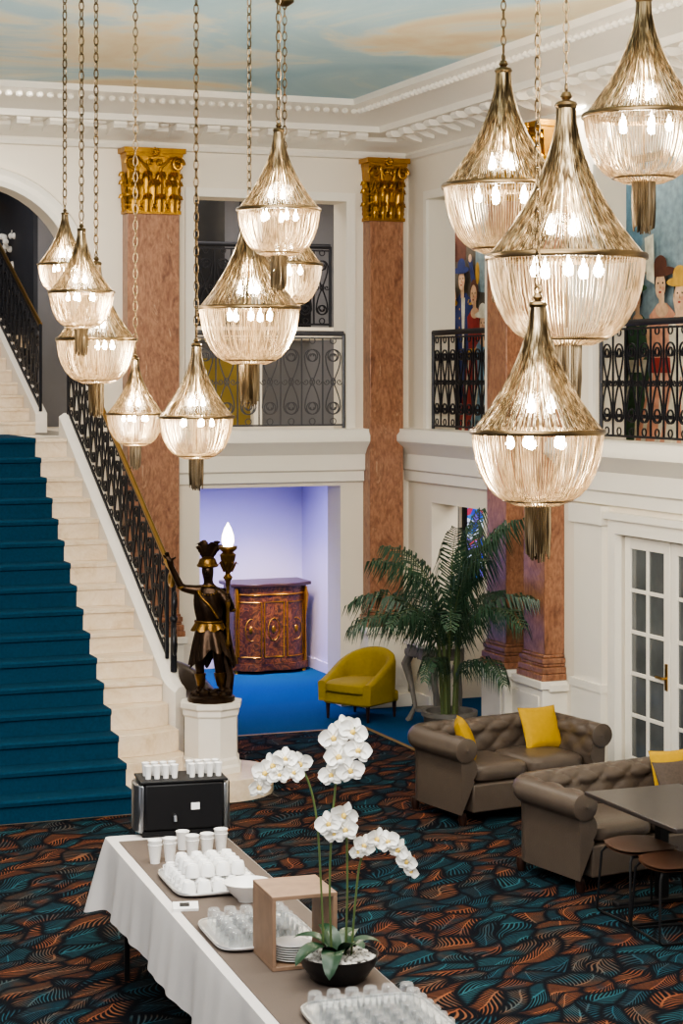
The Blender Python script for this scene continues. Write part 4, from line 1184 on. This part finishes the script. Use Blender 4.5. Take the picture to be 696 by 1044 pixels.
def cup(k, name, loc, label, cat, group, rz=0, rx=0):
    o = bpy.data.objects.new(name, CUPM[k]); COL.objects.link(o); o.location = loc; o.rotation_euler = (rx, 0, rz)
    tag(o, label, cat, group)
    if k == 'cup':
        h_ = bpy.data.objects.new('handle', HM); COL.objects.link(h_); h_.parent = o
    return o
Rm = Matrix.Rotation(CR, 3, 'Z')
for i in range(9):
    for j in range(2):
        if i == 4: continue
        p = cpos+Rm @ Vector((-.205+i*.053, -.06+j*.1, .326))
        o = cup('paper', 'paper_cup', p, 'small white cup in the rows on top of the black coffee dispenser', 'cup', 'cups on the coffee dispenser')
        o.scale = (.6, .6, .75)
for i, (px, py, n_) in enumerate(((158, 880, 2), (173, 878, 2), (186, 866, 1), (196, 875, 2), (211, 873, 2), (225, 868, 2))):
    p = put(px, py)
    for k in range(n_):
        cup('paper', 'paper_cup', p+Vector((0, 0, k*.024)), 'white paper cup in the short stacks before the coffee dispenser', 'cup', 'paper cup stacks')
def tray(label, c, sx, sy, rz):
    t = thing('serving_tray', label, 'tray', c, rz, 'silver serving trays')
    def ov(k, o_):
        out = []
        for i in range(40):
            a = 2*PI*i/40
            out.append((math.copysign(abs(math.cos(a))**.35, math.cos(a))*(sx/2+o_), math.copysign(abs(math.sin(a))**.35, math.sin(a))*(sy/2+o_), k))
        return out
    rings = [ov(0, -.06), ov(.004, -.045), ov(.018, -.02), ov(.02, 0), ov(.014, .0), ov(.0, -.04)]
    b = MB(); n = 40; vs = [p for r in rings for p in r]
    b.add(vs, [(j*n+i, j*n+(i+1) % n, (j+1)*n+(i+1) % n, (j+1)*n+i) for j in range(5) for i in range(n)]+[tuple(range(n))])
    b.build('tray_body', M_silver, t)
    b = MB(); b.tube([(x, y, z+.003) for x, y, z in ov(.02, -.002)], .006, 5, closed=True); b.build('rim', M_silver, t)
    return t
RB = Matrix.Rotation(BR, 3, 'Z')
T1 = put(214, 900); T2 = put(262, 953); T3 = put(362, 1022)+RB @ Vector((.0, -.33, 0))
tray('silver tray of white coffee cups in front of the coffee dispenser', T1, .48, .6, BR)
tray('silver tray of glasses beside the white bowl and wooden box', T2, .5, .56, BR)
tray('silver tray of glasses at the near end below the orchid', T3, .56, .66, BR)
for i in range(5):
    for j in range(6):
        cup('cup', 'coffee_cup', T1+RB @ Vector((-.166+i*.083, -.21+j*.084, .005)), 'white coffee cup upside down on the tray by the dispenser', 'cup', 'white cups on the far tray', rz=random.uniform(-.4, .4)+2)
for i in range(4):
    for j in range(4):
        cup('cup', 'coffee_cup', T1+RB @ Vector((-.125+i*.083, -.12+j*.084, .072)), 'white coffee cup in the upper layer on the far tray', 'cup', 'upper layer of white cups', rz=random.uniform(-.4, .4)+2)
for T, nx_, ny_, sp_, gname in ((T2, 5, 6, .082, 'glasses on the middle tray'), (T3, 6, 7, .083, 'glasses on the nearest tray')):
    for i in range(nx_):
        for j in range(ny_):
            cup('glass', 'water_glass', T+RB @ Vector(((i-(nx_-1)/2)*sp_, (j-(ny_-1)/2)*sp_, .005)), 'clear upturned glass on the '+('middle silver tray beside the bowl' if nx_ == 5 else 'nearest silver tray below the orchid'), 'glass', gname)
p = put(252, 918)
b = MB(); b.shell([(0, .0), (.05, 0), (.055, .012), (.095, .05), (.125, .095), (.128, .098), (.122, .098), (.09, .052), (.05, .018), (0, .016)], 32)
tag(b.build('bowl', M_white, None, p), 'empty white bowl between the two trays', 'bowl')
p = put(189, 927)
t = thing('table_card', 'small white card in a black holder left of the bowl', 'card', p, -.25)
b = MB(); b.box((0, 0, .012), (.13, .075, .022), rx=.25); b.build('card', M_paper, t, bevel=.002)
b = MB(); b.box((-.005, -.004, .0265), (.05, .03, .004), rx=.25); b.build('holder', M_black, t)
# wooden box
wb = put(318, 995)+RB @ Vector((0, .28, 0))
t = thing('wooden_box', 'open sided grey oak riser box behind the orchid', 'box', wb, BR)
w_, d_, h_ = .31, .34, .34
b = MB(); b.bx(-w_/2, w_/2, -d_/2, d_/2, h_-.018, h_); b.build('top_board', M_oak, t, bevel=.002)
b = MB(); b.bx(-w_/2, w_/2, -d_/2, d_/2, 0, .018); b.build('bottom_board', M_oak, t, bevel=.002)
for sg in (-1, 1):
    b = MB(); b.bx(sg*(w_/2-.009)-.009, sg*(w_/2-.009)+.009, -d_/2, d_/2, .018, h_-.018); b.build('side_board', M_oak, t, bevel=.002)
for k in range(7):
    b = MB(); b.lathe([(0, 0), (.05, 0), (.06, .004), (.09, .012), (.09, .015), (.06, .008), (0, .006)], 28)
    tag(b.build('saucer', M_white, None, wb+RB @ Vector((-.03, -.06, .019+k*.011))), 'white saucer in the stack inside the wooden box', 'plate', 'saucers in the wooden box')
# orchid
op = put(345, 999)
t = thing('potted_orchid', 'tall white moth orchid in a black bowl on the buffet', 'plant', op, 0)
b = MB(); b.lathe([(0, 0), (.09, 0), (.12, .01), (.165, .07), (.178, .115), (.182, .12), (.174, .12), (.16, .09), (0, .085)], 36); b.build('bowl', M_bowl, t)
b = MB()
for i in range(170):
    a = rnd.uniform(0, 2*PI); r = .16*math.sqrt(rnd.random()); q = rnd.uniform(.011, .018)
    b.ball((r*math.cos(a), r*math.sin(a), .102+rnd.uniform(-.004, .01)), (q, q*.8, q*.7), 7, 5)
o = b.build('pebbles', M_peb, t); o['kind'] = 'stuff'
def oleaf(az, L, W_, lift, droop):
    b = MB()
    def fn(u, v):
        s_ = (u-.5)*2
        x = z = 0; k = 10
        for i in range(k):
            e = lift-droop*(v*(i+.5)/k); x += math.cos(e)*L*v/k; z += math.sin(e)*L*v/k
        w2 = W_*math.sin(PI*min(1, .12+v*.88))**.6*.5
        p = Vector((.02+x, s_*w2, .11+z+abs(s_)*w2*.35))
        return Matrix.Rotation(az, 3, 'Z') @ p
    b.grid(fn, 6, 14); b.build('leaf', M_leaf, t)
for a in ((2.6, .22, .085, 1.1, 1.5), (3.5, .27, .1, .9, 1.8), (4.15, .25, .1, .9, 2.3), (5.0, .2, .085, 1.2, 1.6), (6.1, .2, .085, 1.0, 1.5), (.8, .22, .085, 1.0, 1.4), (1.7, .2, .08, 1.2, 1.3)): oleaf(*a)
dO = op.x*st+op.y*ct
def loc_px(px, py, dd=0): return at_d(px, py, dO+dd)-op
def curve(ps, n=10):
    ps = [Vector(p) for p in ps]; out = []
    P = [ps[0]]+ps+[ps[-1]]
    for i in range(1, len(P)-2):
        for k in range(n):
            u = k/n; a, b_, c, d = P[i-1], P[i], P[i+1], P[i+2]
            out.append(.5*((2*b_)+(c-a)*u+(2*a-5*b_+4*c-d)*u*u+(3*b_-a-3*c+d)*u**3))
    out.append(ps[-1]); return out
def flower_mesh():
    b = MB()
    def petal(ang, L, W_, lift):
        def fn(u, v):
            s_ = (u-.5)*2; w2 = W_*math.sin(PI*min(1, v*.9+.05))**.75/2
            x = L*v; y = s_*w2; z = -.012*s_*s_+lift*v*v
            c_, s2 = math.cos(ang), math.sin(ang)
            return (x*c_-y*s2, z, x*s2+y*c_)
        b.grid(fn, 6, 8)
    petal(0.12, .06, .068, -.008); petal(PI-.12, .06, .068, -.008)
    petal(PI/2, .056, .042, .004); petal(PI*1.25, .054, .04, .004); petal(PI*1.75, .054, .04, .004)
    b.ball((0, -.012, -.004), (.011, .016, .014), 8, 6, mi=1); b.ball((0, -.018, -.02), (.014, .012, .012), 8, 6, mi=0)
    return b.mesh('flower', [M_pet, M_petc])
FM = flower_mesh()
STEMS = [([(338, 975, 0), (336, 900, 0), (340, 820, 0), (350, 752, 0), (362, 742, -.04)],
          ((340, 752, -.02, 1.15), (360, 746, -.04, 1.15), (366, 765, -.06, 1.1), (344, 772, -.05, 1.2), (338, 790, -.04, 1.0), (357, 785, -.06, 1.1), (352, 740, -.01, .95))),
         ([(330, 975, 0), (327, 900, .02), (322, 830, .02), (310, 788, .02), (290, 776, .0), (268, 782, -.02), (262, 800, -.03)],
          ((305, 778, 0, 1.0), (291, 774, -.02, 1.0), (279, 780, -.03, 1.05), (270, 788, -.04, 1.05), (263, 802, -.05, .95), (300, 788, -.04, .85), (285, 790, -.05, .8))),
         ([(352, 975, 0), (354, 900, -.02), (352, 840, -.03), (345, 826, -.05)],
          ((350, 830, -.05, 1.1), (335, 840, -.06, 1.05), (353, 846, -.07, 1.05), (342, 850, -.05, .9))),
         ([(358, 975, 0), (362, 920, 0), (368, 876, .0), (382, 856, -.02), (402, 858, -.03), (416, 878, -.04)],
          ((370, 862, -.02, .95), (383, 855, -.04, .95), (396, 858, -.05, .95), (407, 866, -.05, .95), (415, 878, -.05, .85), (420, 888, -.04, .65), (364, 868, -.03, .7)))]
for ps, fl in STEMS:
    b = MB(); b.tube(curve([loc_px(*q) for q in ps]), .005, 6); stm = b.build('flower_stem', M_stem, t)
    for px, py, dd, sc in fl:
        o = bpy.data.objects.new('flower', FM); COL.objects.link(o); o.parent = stm; o.location = loc_px(px, py, dd)
        o.scale = (sc,)*3; o.rotation_euler = (rnd.uniform(-.35, .25), rnd.uniform(-.4, .4), -TH+rnd.uniform(-.6, .6))

# ------------------------------------------------------------------ upstairs mirror and flowers
t = thing('wall_mirror', 'gilt framed mirror on the dark wall above the upper stairs', 'mirror', at_y(24, 235, 24.55))
b = MB(); b.tube([(.62*math.cos(a), -.03, .4*math.sin(a)) for a in [2*PI*i/32 for i in range(32)]], .05, 8, closed=True); b.build('frame', M_gold, t)
b = MB(); b.add([(.6*math.cos(2*PI*i/32), -.02, .38*math.sin(2*PI*i/32)) for i in range(32)], [tuple(range(32))]); b.build('glass', M_mirror, t)
vp = at_y(18, 265, 23.6)
t = thing('flower_vase', 'vase of white flowers at the top of the upper stairs', 'vase', (vp.x, vp.y, UZ))
b = MB(); b.lathe([(0, 0), (.16, 0), (.16, .04), (.07, .08), (.06, .5), (.12, .56), (.04, .6), (.05, .7), (.1, .78), (.12, .86), (.08, .92), (0, .92)], 18); b.build('vase', M_stone, t)
b = MB()
for i in range(36):
    a = rnd.uniform(0, 6.28); r = rnd.uniform(0, .2); b.ball((r*math.cos(a), r*math.sin(a), 1.0+rnd.uniform(0, .3)-r*.4), .04, 7, 5)
b.build('blossoms', M_pet, t)

# ------------------------------------------------------------------ lights
def area(name, loc, to, sx, sy, e, col=(1, 1, 1), spread=180):
    L = bpy.data.lights.new(name, 'AREA'); L.shape = 'RECTANGLE'; L.size = sx; L.size_y = sy; L.energy = e; L.color = col
    L.spread = math.radians(spread)
    o = bpy.data.objects.new(name, L); COL.objects.link(o); o.location = loc
    d = Vector(to)-Vector(loc); o.rotation_euler = d.to_track_quat('-Z', 'Y').to_euler()
    return o
area('front_fill', (1.0, 3.0, 5.2), (6, 16, 2.2), 5, 2.0, 310, (1, .96, .91))
area('ceiling_fill', (4.0, 9.0, 6.1), (4.5, 11, 0), 4.5, 3.5, 380, (1, .95, .87))
area('ceiling_up_fill', (1.5, 7.0, 4.6), (5.5, 15.5, 6.3), 4, 1.0, 320, (1, .97, .93))  # fill added out of view to brighten the painted ceiling
area('recess_light', (6.8, 21.0, 2.56), (6.8, 21.1, 0), 2.0, 1.4, 85, (.56, .52, 1), 130)
area('commode_fill', (7.3, 20.6, 2.5), (7.58, 21.8, .6), .3, .3, 16, (1, .74, .45), 60)  # warm fill added so the commode reads brown under the violet light
area('gallery_fill', (6.8, 20.7, 5.9), (6.8, 20.9, 0), 2, 1, 30, (1, .95, .9))  # fill added above the sightline to light the gallery corridor
area('mural_fill', (8.75, 19.6, 5.9), (8.9, 19.4, 3), .3, 2.0, 60, (1, .92, .8))  # unseen fill added to brighten the narrow mural
area('mural_fill', (8.7, 15.4, 5.9), (8.95, 15.4, 3), .3, 2.5, 75, (1, .92, .8))  # unseen fill added to brighten the wide mural
area('stair_hall_fill', (3.5, 21.5, 6.5), (3.5, 21.5, 0), 1.5, 2, 50, (1, .95, .9))  # unseen fill added to brighten the upper stair hall
area('stair_top_fill', (3.5, 17.4, 6.2), (3.5, 17.4, 0), 1.2, 2.0, 70, (1, .95, .88))  # unseen fill added over the stairs to set treads off from risers
area('niche_light', (8.9, 18.1, 2.55), (8.9, 18.1, 0), .4, .8, 8, (1, .95, .9))
W = bpy.data.worlds.new('world'); S.world = W; W.use_nodes = True
bg = W.node_tree.nodes['Background']; bg.inputs[0].default_value = (.95, .95, 1, 1); bg.inputs[1].default_value = .38
S.view_settings.view_transform = 'AgX'
try: S.view_settings.look = 'AgX - Medium High Contrast'
except Exception as e: print(e)
S.view_settings.exposure = 0.12
